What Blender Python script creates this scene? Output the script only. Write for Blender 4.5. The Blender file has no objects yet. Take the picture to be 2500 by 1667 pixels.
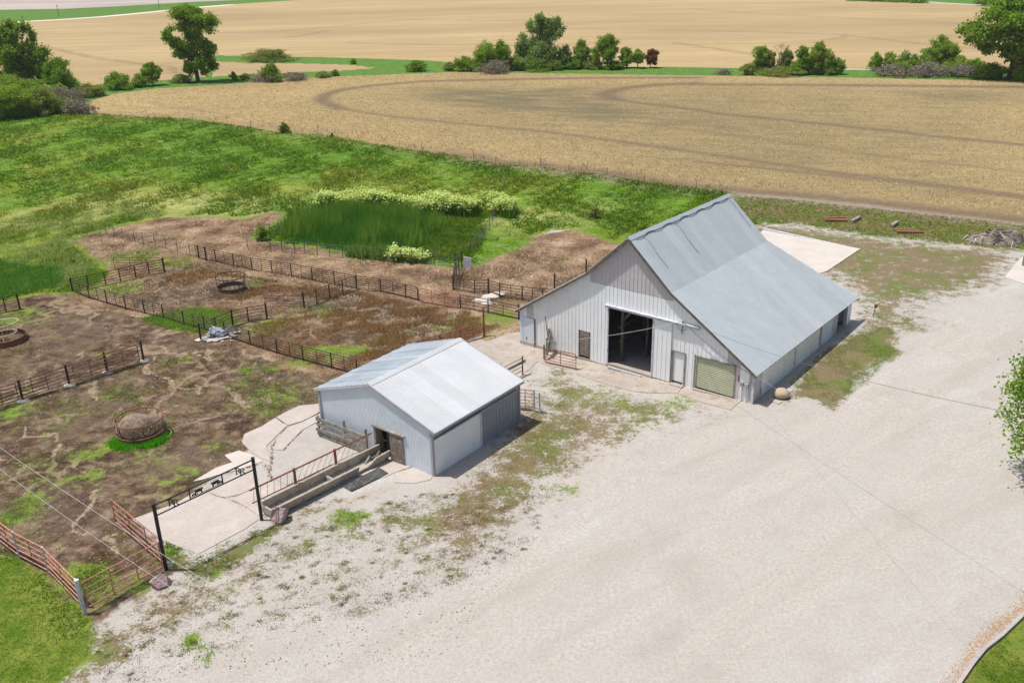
import bpy, math, random
import numpy as np
from mathutils import Vector, Matrix
R = math.radians
random.seed(7); rng = np.random.default_rng(7)
col = bpy.context.scene.collection
sc = bpy.context.scene
# ------------------------------------------------------------------ camera
CH, TH, RO, FP = 25.65, 0.3989, -0.0206, 2269.4      # height, pitch below horizon, roll, focal length in photo pixels
cam_d = bpy.data.cameras.new('camera'); cam = bpy.data.objects.new('camera', cam_d); col.objects.link(cam)
cam_d.sensor_width = 36; cam_d.lens = 36*FP/2500; cam_d.clip_start = .5; cam_d.clip_end = 6000
cam.matrix_world = Matrix.Translation((0, 0, CH)) @ Matrix.Rotation(math.pi/2-TH, 4, 'X') @ Matrix.Rotation(RO, 4, 'Z')
sc.camera = cam
# ------------------------------------------------------------------ light
SUN_EL, SH_AZ = R(69), R(-6)                          # elevation, direction the shadows fall
sun_d = bpy.data.lights.new('sun', 'SUN'); sun = bpy.data.objects.new('sun', sun_d); col.objects.link(sun)
sun_d.energy = 4.2; sun_d.angle = R(.6); sun_d.color = (1, .965, .915)
sdir = Vector((math.cos(SH_AZ)*math.cos(SUN_EL), math.sin(SH_AZ)*math.cos(SUN_EL), -math.sin(SUN_EL)))
sun.rotation_euler = sdir.to_track_quat('-Z', 'Y').to_euler(); sun.location = (0, 0, 60)
w = bpy.data.worlds.new('World'); sc.world = w; w.use_nodes = True
wn = w.node_tree; bg = wn.nodes['Background']
sky = wn.nodes.new('ShaderNodeTexSky'); sky.sky_type = 'NISHITA'; sky.sun_disc = False
sky.sun_elevation = SUN_EL; sky.sun_rotation = math.atan2(-sdir.x, -sdir.y); sky.dust_density = 3.0; sky.ozone_density = .9; sky.altitude = 300
wn.links.new(sky.outputs[0], bg.inputs[0]); bg.inputs[1].default_value = .108
sc.view_settings.view_transform = 'Standard'; sc.view_settings.look = 'None'
sc.view_settings.exposure = 0.12; sc.view_settings.gamma = 1; sc.view_settings.use_curve_mapping = False
# ------------------------------------------------------------------ helpers
BA = .8822; BO = np.array([14.474, 50.360]); BL = np.array([math.cos(BA), math.sin(BA)]); BW = np.array([-BL[1], BL[0]])
def hgt(x, y):
    x = np.asarray(x, float); y = np.asarray(y, float)
    s = (x-BO[0])*BW[0]+(y-BO[1])*BW[1]; l = (x-BO[0])*BL[0]+(y-BO[1])*BL[1]
    return -.58*np.clip(s/18, 0, 1)+.28*np.clip(l/16, 0, 1)
def H(x, y): return float(hgt(x, y))
CT, ST, CR, SR = math.cos(TH), math.sin(TH), math.cos(RO), math.sin(RO)
def G(u, v, z0=0):
    """ground point seen at photo position u, v (2500 x 1667)"""
    X = (u-1250)/FP; Y = (v-833.5)/FP
    X, Y = CR*X+SR*Y, -SR*X+CR*Y
    r = (X, CT-Y*ST, -ST-Y*CT); z = 0.
    for i in range(12):
        t = (CH-z-z0)/-r[2]; z = H(r[0]*t, r[1]*t)
    return Vector((r[0]*t, r[1]*t, z+z0))
def D(x, y): return (x*1.06293, y*1.06293)
def PX(p):                      # metres per photo pixel at a point
    return (Vector(p)-Vector((0, 0, CH))).length/FP
class NT:
    def __init__(s, name):
        s.m = bpy.data.materials.new(name); s.m.use_nodes = True; s.t = s.m.node_tree
        s.b = s.t.nodes['Principled BSDF']; s.out = s.t.nodes['Material Output']; s.pos = None
    def n(s, t, **k):
        o = s.t.nodes.new('ShaderNode'+t)
        for a, b in k.items(): setattr(o, a, b)
        return o
    def L(s, a, b):
        if isinstance(a, (int, float)): b.default_value = a
        elif isinstance(a, tuple): b.default_value = a if len(a) == len(b.default_value) else (*a, 1)
        else: s.t.links.new(a, b)
    def P(s):
        if s.pos is None: s.pos = s.n('NewGeometry')
        return s.pos.outputs['Position']
    def O(s):
        return s.n('TexCoord').outputs['Object']
    def vmap(s, sx, sy, sz, rz=0, v=None):
        o = s.n('Mapping'); s.L(v or s.P(), o.inputs[0]); o.inputs[2].default_value = (0, 0, rz); o.inputs[3].default_value = (sx, sy, sz)
        # rotate first, then stretch
        if rz:
            o.inputs[3].default_value = (1, 1, 1); p = s.n('Mapping'); s.L(o.outputs[0], p.inputs[0]); p.inputs[3].default_value = (sx, sy, sz); return p.outputs[0]
        return o.outputs[0]
    def noise(s, scale, det=3, rough=.55, v=None, dist=0):
        o = s.n('TexNoise'); s.L(v or s.P(), o.inputs['Vector']); o.inputs['Scale'].default_value = scale
        o.inputs['Detail'].default_value = det; o.inputs['Roughness'].default_value = rough; o.inputs['Distortion'].default_value = dist
        return o.outputs['Fac']
    def math(s, op, a, b=0., c=None, clamp=False):
        o = s.n('Math', operation=op, use_clamp=clamp); s.L(a, o.inputs[0]); s.L(b, o.inputs[1])
        if c is not None: s.L(c, o.inputs[2])
        return o.outputs[0]
    def mix(s, f, a, b):
        o = s.n('MixRGB'); s.L(f, o.inputs[0]); s.L(a, o.inputs[1]); s.L(b, o.inputs[2]); return o.outputs[0]
    def mul(s, a, b, f=1.):
        o = s.n('MixRGB', blend_type='MULTIPLY'); s.L(f, o.inputs[0]); s.L(a, o.inputs[1]); s.L(b, o.inputs[2]); return o.outputs[0]
    def ramp(s, f, stops):
        o = s.n('ValToRGB'); e = o.color_ramp.elements
        while len(e) < len(stops): e.new(.5)
        for i, (p, c) in enumerate(stops): e[i].position = p; e[i].color = (*c, 1) if len(c) == 3 else c
        s.L(f, o.inputs[0]); return o.outputs[0]
    def rng(s, f, a, b, c=0., d=1.):
        o = s.n('MapRange'); s.L(f, o.inputs[0]); o.inputs[1].default_value = a; o.inputs[2].default_value = b
        o.inputs[3].default_value = c; o.inputs[4].default_value = d; return o.outputs[0]
    def bump(s, hh, st, dist):
        o = s.n('Bump'); o.inputs['Strength'].default_value = st; o.inputs['Distance'].default_value = dist; s.L(hh, o.inputs['Height']); return o.outputs[0]
    def attr(s, name, comp=None):
        o = s.n('Attribute', attribute_name=name)
        if comp is None: return o.outputs['Fac']
        q = s.n('SeparateColor'); s.L(o.outputs['Color'], q.inputs[0]); return q.outputs
    def island(s): 
        if s.pos is None: s.P()
        return s.pos.outputs['Random Per Island']
    def fin(s, c, rough=.8, nrm=None, metal=0, spec=.3):
        s.L(c, s.b.inputs['Base Color']); s.L(rough, s.b.inputs['Roughness']); s.L(metal, s.b.inputs['Metallic'])
        s.b.inputs['Specular IOR Level'].default_value = spec
        if nrm is not None: s.L(nrm, s.b.inputs['Normal'])
        return s.m
def simple(name, a, b, scale=3, rough=.7, metal=0, bump=0, bscale=30, fine=.15, spec=.3, stretch=None, c3=None):
    t = NT(name); v = t.O()
    if stretch: v = t.vmap(*stretch, v=v)
    n1 = t.rng(t.noise(scale, 4, .6, v), .3, .7)
    c = t.mix(n1, a, b)
    if c3: c = t.mix(t.rng(t.noise(scale*2.3, 5, .7, v), .52, .66), c, c3)
    f = t.rng(t.noise(scale*14, 2, .6, v), .3, .7, 1-fine, 1+fine)
    g = t.n('CombineColor'); [t.L(f, g.inputs[i]) for i in range(3)]
    c = t.mul(c, g.outputs[0])
    nr = t.bump(t.noise(bscale, 3, .6, v), bump, .02) if bump else None
    return t.fin(c, rough, nr, metal, spec)
def setp(o, label=None, cat=None, group=None, kind=None):
    if label: o['label'] = label
    if cat: o['category'] = cat
    if group: o['group'] = group
    if kind: o['kind'] = kind
    return o
def thing(name, loc, label, cat, rz=0, group=None):
    o = bpy.data.objects.new(name, None); col.objects.link(o); o.location = loc; o.rotation_euler = (0, 0, rz); o.empty_display_size = .3
    return setp(o, label, cat, group)
class MB:
    def __init__(s): s.v = []; s.f = []
    def add(s, vs, fs):
        k = len(s.v); s.v += [tuple(p) for p in vs]; s.f += [tuple(i+k for i in f) for f in fs]; return s
    def box(s, x0, x1, y0, y1, z0, z1, M=None):
        vs = [Vector((x, y, z)) for z in (z0, z1) for (x, y) in ((x0, y0), (x1, y0), (x1, y1), (x0, y1))]
        if M is not None: vs = [M @ p for p in vs]
        return s.add(vs, [(3, 2, 1, 0), (4, 5, 6, 7), (0, 1, 5, 4), (1, 2, 6, 5), (2, 3, 7, 6), (3, 0, 4, 7)])
    def bar(s, p, q, r, n=6, r2=None, cap=True):
        p = Vector(p); q = Vector(q); d = (q-p)
        if d.length < 1e-6: return s
        d.normalize(); a = d.cross(Vector((0, 0, 1)));
        if a.length < .05: a = d.cross(Vector((1, 0, 0)))
        a.normalize(); b = d.cross(a); r2 = r if r2 is None else r2
        vs = [p+(a*math.cos(t)+b*math.sin(t))*r for t in [2*math.pi*i/n for i in range(n)]]+[q+(a*math.cos(t)+b*math.sin(t))*r2 for t in [2*math.pi*i/n for i in range(n)]]
        fs = [(i, (i+1) % n, n+(i+1) % n, n+i) for i in range(n)]
        if cap: fs += [tuple(range(n-1, -1, -1)), tuple(range(n, 2*n))]
        return s.add(vs, fs)
    def path(s, pts, r, n=6):
        pts = [Vector(p) for p in pts]; m = len(pts); vs = []; fs = []
        a0 = None
        for i, p in enumerate(pts):
            d = (pts[min(i+1, m-1)]-pts[max(i-1, 0)]).normalized()
            if a0 is None:
                a0 = d.cross(Vector((0, 0, 1)))
                if a0.length < .05: a0 = d.cross(Vector((1, 0, 0)))
            a = (a0-d*a0.dot(d)).normalized(); a0 = a; b = d.cross(a)
            rr = r[i] if isinstance(r, (list, tuple)) else r
            vs += [p+(a*math.cos(t)+b*math.sin(t))*rr for t in [2*math.pi*k/n for k in range(n)]]
        for i in range(m-1): fs += [(i*n+k, i*n+(k+1) % n, (i+1)*n+(k+1) % n, (i+1)*n+k) for k in range(n)]
        fs += [tuple(range(n-1, -1, -1)), tuple(range((m-1)*n, m*n))]
        return s.add(vs, fs)
    def plank(s, p, q, wd, th, up=Vector((0, 0, 1))):
        p = Vector(p); q = Vector(q); d = (q-p).normalized(); a = d.cross(up)
        if a.length < .05: a = d.cross(Vector((1, 0, 0)))
        a.normalize(); b = a.cross(d); a *= th/2; b *= wd/2
        vs = [e+sa*a+sb*b for e in (p, q) for (sa, sb) in ((-1, -1), (1, -1), (1, 1), (-1, 1))]
        return s.add(vs, [(3, 2, 1, 0), (4, 5, 6, 7), (0, 1, 5, 4), (1, 2, 6, 5), (2, 3, 7, 6), (3, 0, 4, 7)])
    def prism(s, poly, z0, z1, M=None):
        n = len(poly); vs = [Vector((x, y, z0)) for x, y in poly]+[Vector((x, y, z1)) for x, y in poly]
        if M is not None: vs = [M @ p for p in vs]
        return s.add(vs, [tuple(range(n-1, -1, -1)), tuple(range(n, 2*n))]+[(i, (i+1) % n, n+(i+1) % n, n+i) for i in range(n)])
    def build(s, name, m, parent=None, smooth=False, mats=None, mi=None):
        me = bpy.data.meshes.new(name); me.from_pydata(s.v, [], s.f); me.validate()
        for x in (mats or [m]): me.materials.append(x)
        if mi is not None: me.polygons.foreach_set('material_index', mi)
        if smooth: me.polygons.foreach_set('use_smooth', [True]*len(me.polygons))
        o = bpy.data.objects.new(name, me); col.objects.link(o)
        if parent: o.parent = parent
        return o
def np_mesh(name, V, k, m, parent=None):
    """mesh of separate k-gons, V is (n*k, 3)"""
    V = np.asarray(V, np.float32); nv = len(V); nf = nv//k
    me = bpy.data.meshes.new(name); me.vertices.add(nv); me.vertices.foreach_set('co', V.ravel())
    me.loops.add(nv); me.loops.foreach_set('vertex_index', np.arange(nv, dtype=np.int32))
    me.polygons.add(nf); me.polygons.foreach_set('loop_start', np.arange(0, nv, k, dtype=np.int32))
    me.update(calc_edges=True); me.materials.append(m)
    o = bpy.data.objects.new(name, me); col.objects.link(o)
    if parent: o.parent = parent
    return o
def local(parent, p):
    c, s = math.cos(-parent.rotation_euler.z), math.sin(-parent.rotation_euler.z)
    d = Vector(p)-parent.location
    return Vector((d.x*c-d.y*s, d.x*s+d.y*c, d.z))
# ------------------------------------------------------------------ masks
def gpoly(pts): return np.array([tuple(G(u, v))[:2] for u, v in pts])
def sdf(poly, X, Y):
    n = len(poly); d = np.full(X.shape, 1e18); ins = np.zeros(X.shape, bool)
    for i in range(n):
        ax, ay = poly[i]; bx, by = poly[(i+1) % n]; ex, ey = bx-ax, by-ay
        wx, wy = X-ax, Y-ay; t = np.clip((wx*ex+wy*ey)/(ex*ex+ey*ey+1e-12), 0, 1)
        d = np.minimum(d, (wx-ex*t)**2+(wy-ey*t)**2)
        c = ((ay > Y) != (by > Y))
        with np.errstate(divide='ignore', invalid='ignore'): xi = (bx-ax)*(Y-ay)/(by-ay)+ax
        ins ^= c & (X < xi)
    return np.where(ins, -1, 1)*np.sqrt(d)
def pm(pts, X, Y, f, st=1., g=0.): return np.clip(.5-(sdf(gpoly(pts), X, Y)-g)/f, 0, 1)*st
def ld(pts, X, Y):
    p = gpoly(pts); d = np.full(X.shape, 1e18)
    for i in range(len(p)-1):
        ax, ay = p[i]; bx, by = p[i+1]; ex, ey = bx-ax, by-ay
        wx, wy = X-ax, Y-ay; t = np.clip((wx*ex+wy*ey)/(ex*ex+ey*ey+1e-12), 0, 1); d = np.minimum(d, (wx-ex*t)**2+(wy-ey*t)**2)
    return np.sqrt(d)
WLOW = [(235, 279), (361, 287), (470, 293), (614, 313), (687, 325), (777, 329), (850, 341), (976, 363), (1031, 370), (1157, 388), (1211, 401), (1320, 408), (1392, 419), (1482, 428), (1573, 446), (1700, 462), (1780, 470), (1945, 482), (2100, 497), (2300, 522), (2500, 546), (2900, 600)]
WUP = [(2900, 212), (2500, 199), (2300, 195), (2011, 189), (1700, 185), (1284, 179), (1103, 177), (850, 186), (723, 193), (542, 208), (379, 217), (271, 231), (195, 257)]
WHEAT = WLOW+WUP
UPFIELD = [(-500, 260), (0, 225), (60, 218), (200, 214), (260, 204), (400, 197), (506, 188), (513, 136), (614, 137), (850, 143), (1031, 148), (1120, 158), (1284, 166), (1700, 165), (2050, 168), (2500, 178), (3100, 190), (3400, 60), (2500, 12), (2300, 9), (2100, 2), (1650, -25), (1000, -18), (723, 2), (470, 18), (253, 38), (144, 46), (0, 54), (-500, 80)]
ISLE = [(506, 190), (513, 149), (650, 153), (850, 157), (940, 166), (850, 174), (700, 180), (578, 186)]
FARGREEN = [(-500, 80), (0, 54), (144, 46), (253, 38), (470, 18), (723, 2), (900, -12), (470, 5), (289, 16), (145, 23), (0, 25), (-500, 40)]
PASTURE = [(-500, 360), (0, 295), (54, 285), (90, 278), (155, 277)]+WLOW[:17]+[(1740, 520), (1560, 600), (1500, 585), (1420, 560), (1350, 555), (1300, 570), (1260, 600), (1200, 620), (1160, 642), (1100, 642), (1000, 630), (870, 617), (760, 602), (690, 592), (640, 577), (690, 540), (730, 520), (640, 520), (600, 530), (500, 524), (430, 530), (300, 545), (180, 575), (150, 590), (190, 612), (245, 650), (170, 700), (150, 716), (60, 722), (0, 735), (-500, 850)]
STRAW = [(150, 588), (300, 548), (430, 530), (500, 528), (600, 535), (720, 520), (640, 575), (690, 590), (760, 602), (870, 618), (1000, 632), (1100, 645), (1160, 640), (1200, 620), (1300, 572), (1420, 562), (1520, 590), (1600, 640), (1262, 760), (1262, 790), (1130, 840), (1100, 850), (873, 915), (811, 900), (612, 843), (400, 775), (178, 713), (245, 650), (190, 612)]
DIRT = [(-300, 830), (0, 737), (60, 724), (178, 713), (400, 775), (612, 843), (811, 900), (900, 925), (900, 990), (790, 1010), (690, 1020), (620, 1070), (560, 1130), (470, 1180), (350, 1270), (395, 1340), (400, 1375), (209, 1490), (0, 1300), (-300, 1080)]
INNER = [(262, 716), (270, 700), (402, 662), (486, 634), (763, 686), (871, 707), (1021, 738), (1190, 775), (1130, 830), (873, 925), (612, 850), (400, 785)]
LAWNL = [(-300, 1200), (0, 1322), (60, 1372), (130, 1432), (205, 1500), (240, 1530), (225, 1590), (120, 1680), (60, 1800), (-400, 1800)]
LAWNR = [(2520, 1490), (2445, 1556), (2404, 1588), (2375, 1623), (2340, 1680), (2300, 1760), (2700, 1900), (2800, 1400)]
TURF = [([(1330, 885), (1420, 925), (1500, 955), (1640, 975), (1780, 1015), (1700, 1030), (1600, 1050), (1480, 1100), (1400, 1180), (1300, 1280), (1150, 1380), (1040, 1420), (1000, 1350), (900, 1310), (830, 1300), (800, 1270), (900, 1235), (1060, 1195), (1200, 1090), (1290, 1000), (1270, 930)], 4, .60),
        ([(1290, 950), (1420, 1010), (1440, 1120), (1330, 1230), (1200, 1290), (1060, 1330), (1080, 1210), (1200, 1110)], 4, .68),
        ([(1885, 985), (1950, 910), (2075, 815), (2114, 792), (2180, 801), (2184, 857), (2121, 930), (2023, 997), (1956, 969), (1920, 960)], 1.6, 1.),
        ([(1700, 470), (1780, 476), (1950, 490), (2200, 518), (2500, 552), (2700, 600), (2700, 630), (2500, 612), (2400, 604), (2250, 588), (2110, 574), (1940, 545), (1860, 548), (1700, 560)], 4, 1.),
        ([(1700, 540), (1940, 545), (2110, 574), (2250, 588), (2400, 604), (2500, 612), (2480, 640), (2440, 680), (2380, 715), (2250, 745), (2180, 800), (2090, 800), (2090, 720), (2020, 668)], 6, .74),
        ([(2090, 730), (2130, 740), (2250, 770), (2330, 800), (2150, 810), (2080, 800)], 3, .6),
        ([(396, 1318), (480, 1358), (560, 1320), (640, 1285), (700, 1272), (640, 1330), (560, 1390), (480, 1410), (425, 1392)], 1.5, .8),
        ([(430, 1400), (560, 1390), (700, 1300), (830, 1250), (900, 1260), (880, 1330), (700, 1400), (600, 1470), (480, 1540), (300, 1600), (240, 1540), (300, 1470)], 3, .5),
        ([(209, 1490), (300, 1440), (400, 1380), (420, 1400), (330, 1470), (250, 1540)], 1.2, .4),
        ([(200, 1480), (300, 1530), (300, 1600), (160, 1667), (100, 1700), (205, 1590)], 2, .8),
        ([(640, 1270), (760, 1215), (960, 1180), (700, 1290)], 1, .45)]
def circ(lst, X, Y):
    m = np.zeros(X.shape)
    X = X+.9*vn(X, Y, 1.9, 81)+.4*vn(X, Y, 4.5, 83); Y = Y+.7*vn(X, Y, 2.1, 82)
    for (u, v, r, s) in lst:
        c = G(u, v); m = np.maximum(m, s*.82*np.clip(1.15-.7*np.hypot(X-c.x, Y-c.y)/r, 0, 1))
    return m
WEEDC = [(330, 628, 3, .8), (432, 642, 2.2, .8), (290, 702, 2, .8), (215, 700, 2.6, .85), (40, 775, 2.6, .75), (670, 800, 2.2, .8), (770, 765, 2.5, .5), (772, 838, 1.5, .9), (820, 845, 1, .9), (847, 857, 1.3, 1), (755, 870, 1.7, .8), (972, 830, 1.4, .8), (1136, 790, 2.4, .8), (1210, 775, 2.4, .85), (624, 688, 1.6, .6),
         (291, 1086, 1.15, 1), (396, 1075, .9, 1), (214, 1110, 1.3, .85), (345, 1120, 2, .5), (30, 1008, 2, .75), (283, 960, 1.4, .55), (607, 902, 1, .75), (670, 970, 2.6, .55), (684, 890, 1, .7), (113, 1150, 2.2, .55), (166, 1175, 1.2, .7), (430, 1170, 2, .5), (57, 1240, 1.4, .8), (19, 1272, 1, .75), (210, 1412, 1.2, .85), (223, 1438, .9, .8), (335, 1428, .8, .8), (427, 1350, 1.1, .75), (150, 1045, 1, .55), (600, 935, 1.2, .5), (640, 1000, 1.2, .5), (440, 880, .8, .6), (250, 870, .8, .6), (540, 1095, .8, .6), (300, 1010, .8, .5), (180, 1010, 1., .5),
         (850, 1262, .9, .85), (458, 1577, .55, 1), (505, 1607, .5, .7), (560, 1500, .3, .9), (500, 1400, .7, .8), (1370, 1195, .8, .7), (960, 905, 1, .3), (880, 830, 2, .4), (760, 745, 1.5, .4), (1440, 965, 2.2, .42), (1510, 985, 1.6, .42), (1655, 990, 1.2, .6)]
WEEDP = [[(345, 778), (470, 752), (545, 760), (585, 787), (495, 812), (400, 802)], [(145, 720), (160, 682), (230, 655), (265, 665), (240, 690), (180, 713)]]
def Z4(l): return [(x*.2976, 450+y*.2976) for x, y in l]
def Z6(l): return [(x*.2976, 750+y*.2976) for x, y in l]
def Z7(l): return [(x*.3189, 1100+y*.3189) for x, y in l]
TRAILS = [Z4([(500, 930), (540, 1000), (545, 1060), (560, 1130), (640, 1190), (800, 1210), (835, 1250), (820, 1290), (900, 1320)]), Z4([(230, 990), (380, 1010), (545, 1060)]), Z4([(940, 1000), (890, 1060)]),
          Z4([(1140, 1060), (1110, 1130), (1160, 1170), (1240, 1195), (1350, 1210), (1480, 1235)]), Z4([(1500, 1240), (1480, 1300), (1570, 1350), (1580, 1400), (1660, 1470)]), Z4([(1660, 1300), (1690, 1380), (1640, 1440)]), Z4([(1860, 1310), (1950, 1400), (2050, 1420), (2352, 1430)]),
          Z6([(800, 590), (800, 650), (750, 730), (830, 770)]), Z6([(1290, 405), (1230, 450), (1240, 500), (1340, 560), (1400, 620), (1460, 610)]), Z6([(430, 1220), (480, 1140), (560, 1080), (460, 1020), (250, 1040), (230, 980)]), Z6([(-20, 1225), (110, 1230), (150, 1380)]),
          Z6([(1900, 670), (1880, 760), (1950, 800)]), Z6([(2080, 460), (2250, 540), (2300, 620)]), Z6([(1590, 640), (1660, 700)]), Z6([(640, 1190), (580, 1400)]), Z7([(620, 300), (700, 420), (640, 560), (760, 600)]), Z7([(980, 600), (900, 640), (960, 700), (930, 800)]), Z4([(640, 1420), (700, 1330), (820, 1290)])]
TERR = [([(1700, 190), (1428, 191), (1211, 195), (1031, 199), (904, 210), (835, 219), (795, 231), (784, 246), (831, 266)], 2.2, 1.), ([(831, 266), (958, 285), (1175, 307), (1392, 329), (1700, 372), (1900, 402), (2200, 440), (2500, 480)], .9, .8), ([(2500, 213), (2011, 208), (1650, 206)], 2.4, .8),
        ([(1700, 204), (1609, 207), (1537, 214), (1493, 223), (1479, 233), (1500, 244)], 2.8, 1.05), ([(1500, 244), (1573, 253), (1700, 269), (1758, 278), (1975, 300), (2192, 322), (2500, 354)], 1.3, .75), ([(1700, 395), (1900, 415), (2150, 440), (2500, 485)], .7, .7), ([(1300, 275), (1550, 300), (1900, 345), (2500, 420)], .8, .45),
        ([(500, 238), (370, 248), (420, 262), (600, 285)], .8, .4)]
DARKW = [([(850, 215), (1300, 225), (2500, 215), (2500, 540), (1900, 470), (1500, 400), (1100, 300)], 22, .34), ([(1000, 215), (1450, 212), (1480, 240), (1700, 285), (1980, 320), (2000, 345), (1600, 310), (1250, 280), (1000, 245)], 14, .62), ([(1950, 215), (2500, 222), (2500, 262), (2200, 240)], 12, .5), ([(2050, 420), (2500, 470), (2500, 520), (2100, 470)], 6, .35), ([(1400, 320), (1900, 372), (2300, 420), (1900, 410), (1500, 360)], 6, .3)]
FTR = [[(2500, 130), (2250, 108), (2050, 85), (1850, 78), (1650, 74), (1300, 70)], [(1650, 105), (1850, 135)], [(850, 60), (1000, 48), (1300, 52)], [(540, 80), (660, 78), (850, 62)], [(700, 92), (740, 88), (800, 75)], [(2020, 98), (2060, 92), (2065, 86)], [(850, 104), (1250, 112), (1500, 106)], [(1700, 25), (2100, 45), (2500, 62)], [(0, 90), (220, 140), (420, 165), (430, 180)]]
# ------------------------------------------------------------------ materials: ground
def c_pasture(t):
    v = t.vmap(.55, 1.5, 1, R(24))
    big = t.noise(.035, 3, .5); mid = t.noise(.62, 6, .72, v, 1.0); fine = t.noise(3.6, 4, .8, v)
    c = t.ramp(big, [(.38, (.095, .195, .007)), (.5, (.135, .220, .012)), (.60, (.215, .240, .028))])
    c = t.mix(t.rng(mid, .47, .68, 0, .7), c, (.22, .335, .095))
    c = t.mix(t.rng(fine, .52, .34, 0, .85), c, (.022, .065, .006)); c = t.mix(t.rng(t.noise(.23, 5, .8, v), .52, .66, 0, .6), c, (.048, .12, .008))
    c = t.mix(t.rng(t.noise(.9, 4, .7, v, 1.), .60, .72, 0, .7), c, (.33, .42, .17))
    c = t.mix(t.rng(t.noise(.16, 4, .7), .56, .70, 0, .55), c, (.33, .32, .07))
    e = t.attr('mE', 1)
    return t.mix(t.math('MULTIPLY', e[2], t.rng(t.noise(.5, 4, .7), .35, .6, .15, .95)), c, (.42, .40, .16))
def c_wheat(t):
    v = t.vmap(1, .45, 1, R(-9))
    c = t.ramp(t.noise(.02, 4, .6), [(.35, (.30, .215, .102)), (.6, (.41, .295, .138))])
    c = t.mix(t.rng(t.noise(.8, 5, .75), .48, .66, 0, .6), c, (.50, .395, .215))
    c = t.mix(t.rng(t.noise(2.6, 3, .8), .50, .34, 0, .75), c, (.20, .145, .07))
    return t.mix(t.rng(t.noise(.22, 4, .7, t.vmap(.16, 1, 1, R(14))), .52, .70, 0, .5), c, (.27, .21, .12))
def ground_mat():
    t = NT('ground_cover'); S = lambda nm: t.attr(nm, 1)
    mA, mB, mC, mD, mE = S('mA'), S('mB'), S('mC'), S('mD'), S('mE')
    def lay(m, nz, amp, sh):
        a = t.math('MULTIPLY_ADD', t.math('SUBTRACT', nz, .5), amp, m)
        return t.math('MULTIPLY_ADD', t.math('SUBTRACT', a, .5), sh, .5, clamp=True)
    n05 = t.noise(.05, 3, .5); n2 = t.noise(.22, 5, .65); n1 = t.noise(1.1, 6, .7); n6 = t.noise(6, 4, .75); n30 = t.noise(26, 3, .8)
    # gravel
    tr = t.noise(.42, 5, .6, t.vmap(.12, 1, 1, R(-33)), .4)
    c = t.ramp(n2, [(.3, (.425, .385, .335)), (.5, (.495, .465, .425)), (.7, (.45, .41, .36))])
    c = t.mix(t.rng(tr, .48, .68, 0, .55), c, (.395, .33, .26))
    c = t.mix(t.rng(t.noise(.5, 4, .6, t.vmap(.2, 1, 1, R(-36))), .55, .7, 0, .5), c, (.60, .58, .55))
    c = t.mix(t.rng(n6, .40, .62, .55, 0), c, (.35, .315, .275))
    c = t.mix(t.rng(n30, .34, .48, .7, 0), c, (.17, .15, .125)); c = t.mix(t.rng(n30, .57, .68, 0, .7), c, (.66, .635, .595))
    c = t.mix(t.rng(t.noise(2.1, 5, .8), .66, .72, 0, .5), c, (.22, .15, .10))
    c = t.mix(t.math('MULTIPLY', mE[2], t.rng(t.mix(.5, n1, n2), .36, .58), clamp=True), c, t.mix(t.rng(n6, .4, .6), (.39, .34, .285), (.50, .455, .40)))
    # turf over gravel
    g = t.ramp(t.noise(.3, 4, .65), [(.38, (.205, .148, .088)), (.49, (.185, .150, .072)), (.58, (.135, .155, .042)), (.70, (.115, .165, .028))])
    g = t.mix(t.rng(n6, .5, .68, 0, .55), g, (.30, .245, .16)); g = t.mix(t.rng(t.noise(11, 3, .8), .5, .32, 0, .65), g, (.05, .055, .02))
    c = t.mix(lay(mA[0], t.mix(.5, n1, n6), 3.0, 4.5), c, g)
    # dirt
    d = t.ramp(n1, [(.34, (.038, .021, .013)), (.46, (.090, .053, .032)), (.56, (.20, .132, .088)), (.68, (.36, .255, .18))])
    d = t.mix(t.rng(t.noise(.16, 4, .6), .42, .62, 0, .6), d, (.165, .120, .082))
    d = t.mix(t.rng(t.noise(.7, 5, .75, t.vmap(.6, 1.3, 1, R(15))), .50, .62, 0, .65), d, (.062, .036, .020))
    d = t.mix(t.rng(n6, .54, .70, 0, .6), d, (.31, .245, .185)); d = t.mix(t.rng(t.noise(13, 3, .8), .47, .33, 0, .7), d, (.03, .02, .012))
    d = t.mix(t.rng(t.noise(.5, 6, .85), .57, .63, 0, .6), d, (.17, .19, .045)); d = t.mix(t.rng(t.noise(.28, 6, .8), .56, .63, 0, .6), d, (.20, .14, .085))
    d = t.mix(t.rng(t.noise(3.1, 5, .8), .66, .72, 0, .8), d, (.56, .47, .38))
    vo = t.n('TexVoronoi', feature='DISTANCE_TO_EDGE'); wv = t.n('VectorMath', operation='ADD'); nc = t.n('TexNoise'); nc.inputs['Scale'].default_value = .35; nc.inputs['Detail'].default_value = 4; t.L(t.P(), nc.inputs['Vector'])
    sc_ = t.n('VectorMath', operation='SCALE'); t.L(nc.outputs['Color'], sc_.inputs[0]); sc_.inputs['Scale'].default_value = 5.; t.L(t.P(), wv.inputs[0]); t.L(sc_.outputs[0], wv.inputs[1])
    t.L(wv.outputs[0], vo.inputs['Vector']); vo.inputs['Scale'].default_value = .20
    tk = t.math('MULTIPLY', t.rng(vo.outputs['Distance'], .004, .055, 1, 0), t.rng(t.noise(.12, 3, .6), .46, .58, 0, .75))
    d = t.mix(t.math('MULTIPLY', tk, t.rng(n6, .3, .55, .3, 1)), d, (.40, .30, .205))
    c = t.mix(lay(mA[1], n1, .9, 5.), c, d)
    # straw litter
    s = t.ramp(t.noise(.33, 5, .65), [(.34, (.07, .036, .018)), (.45, (.18, .105, .055)), (.56, (.31, .205, .122)), (.68, (.46, .34, .225))])
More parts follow.
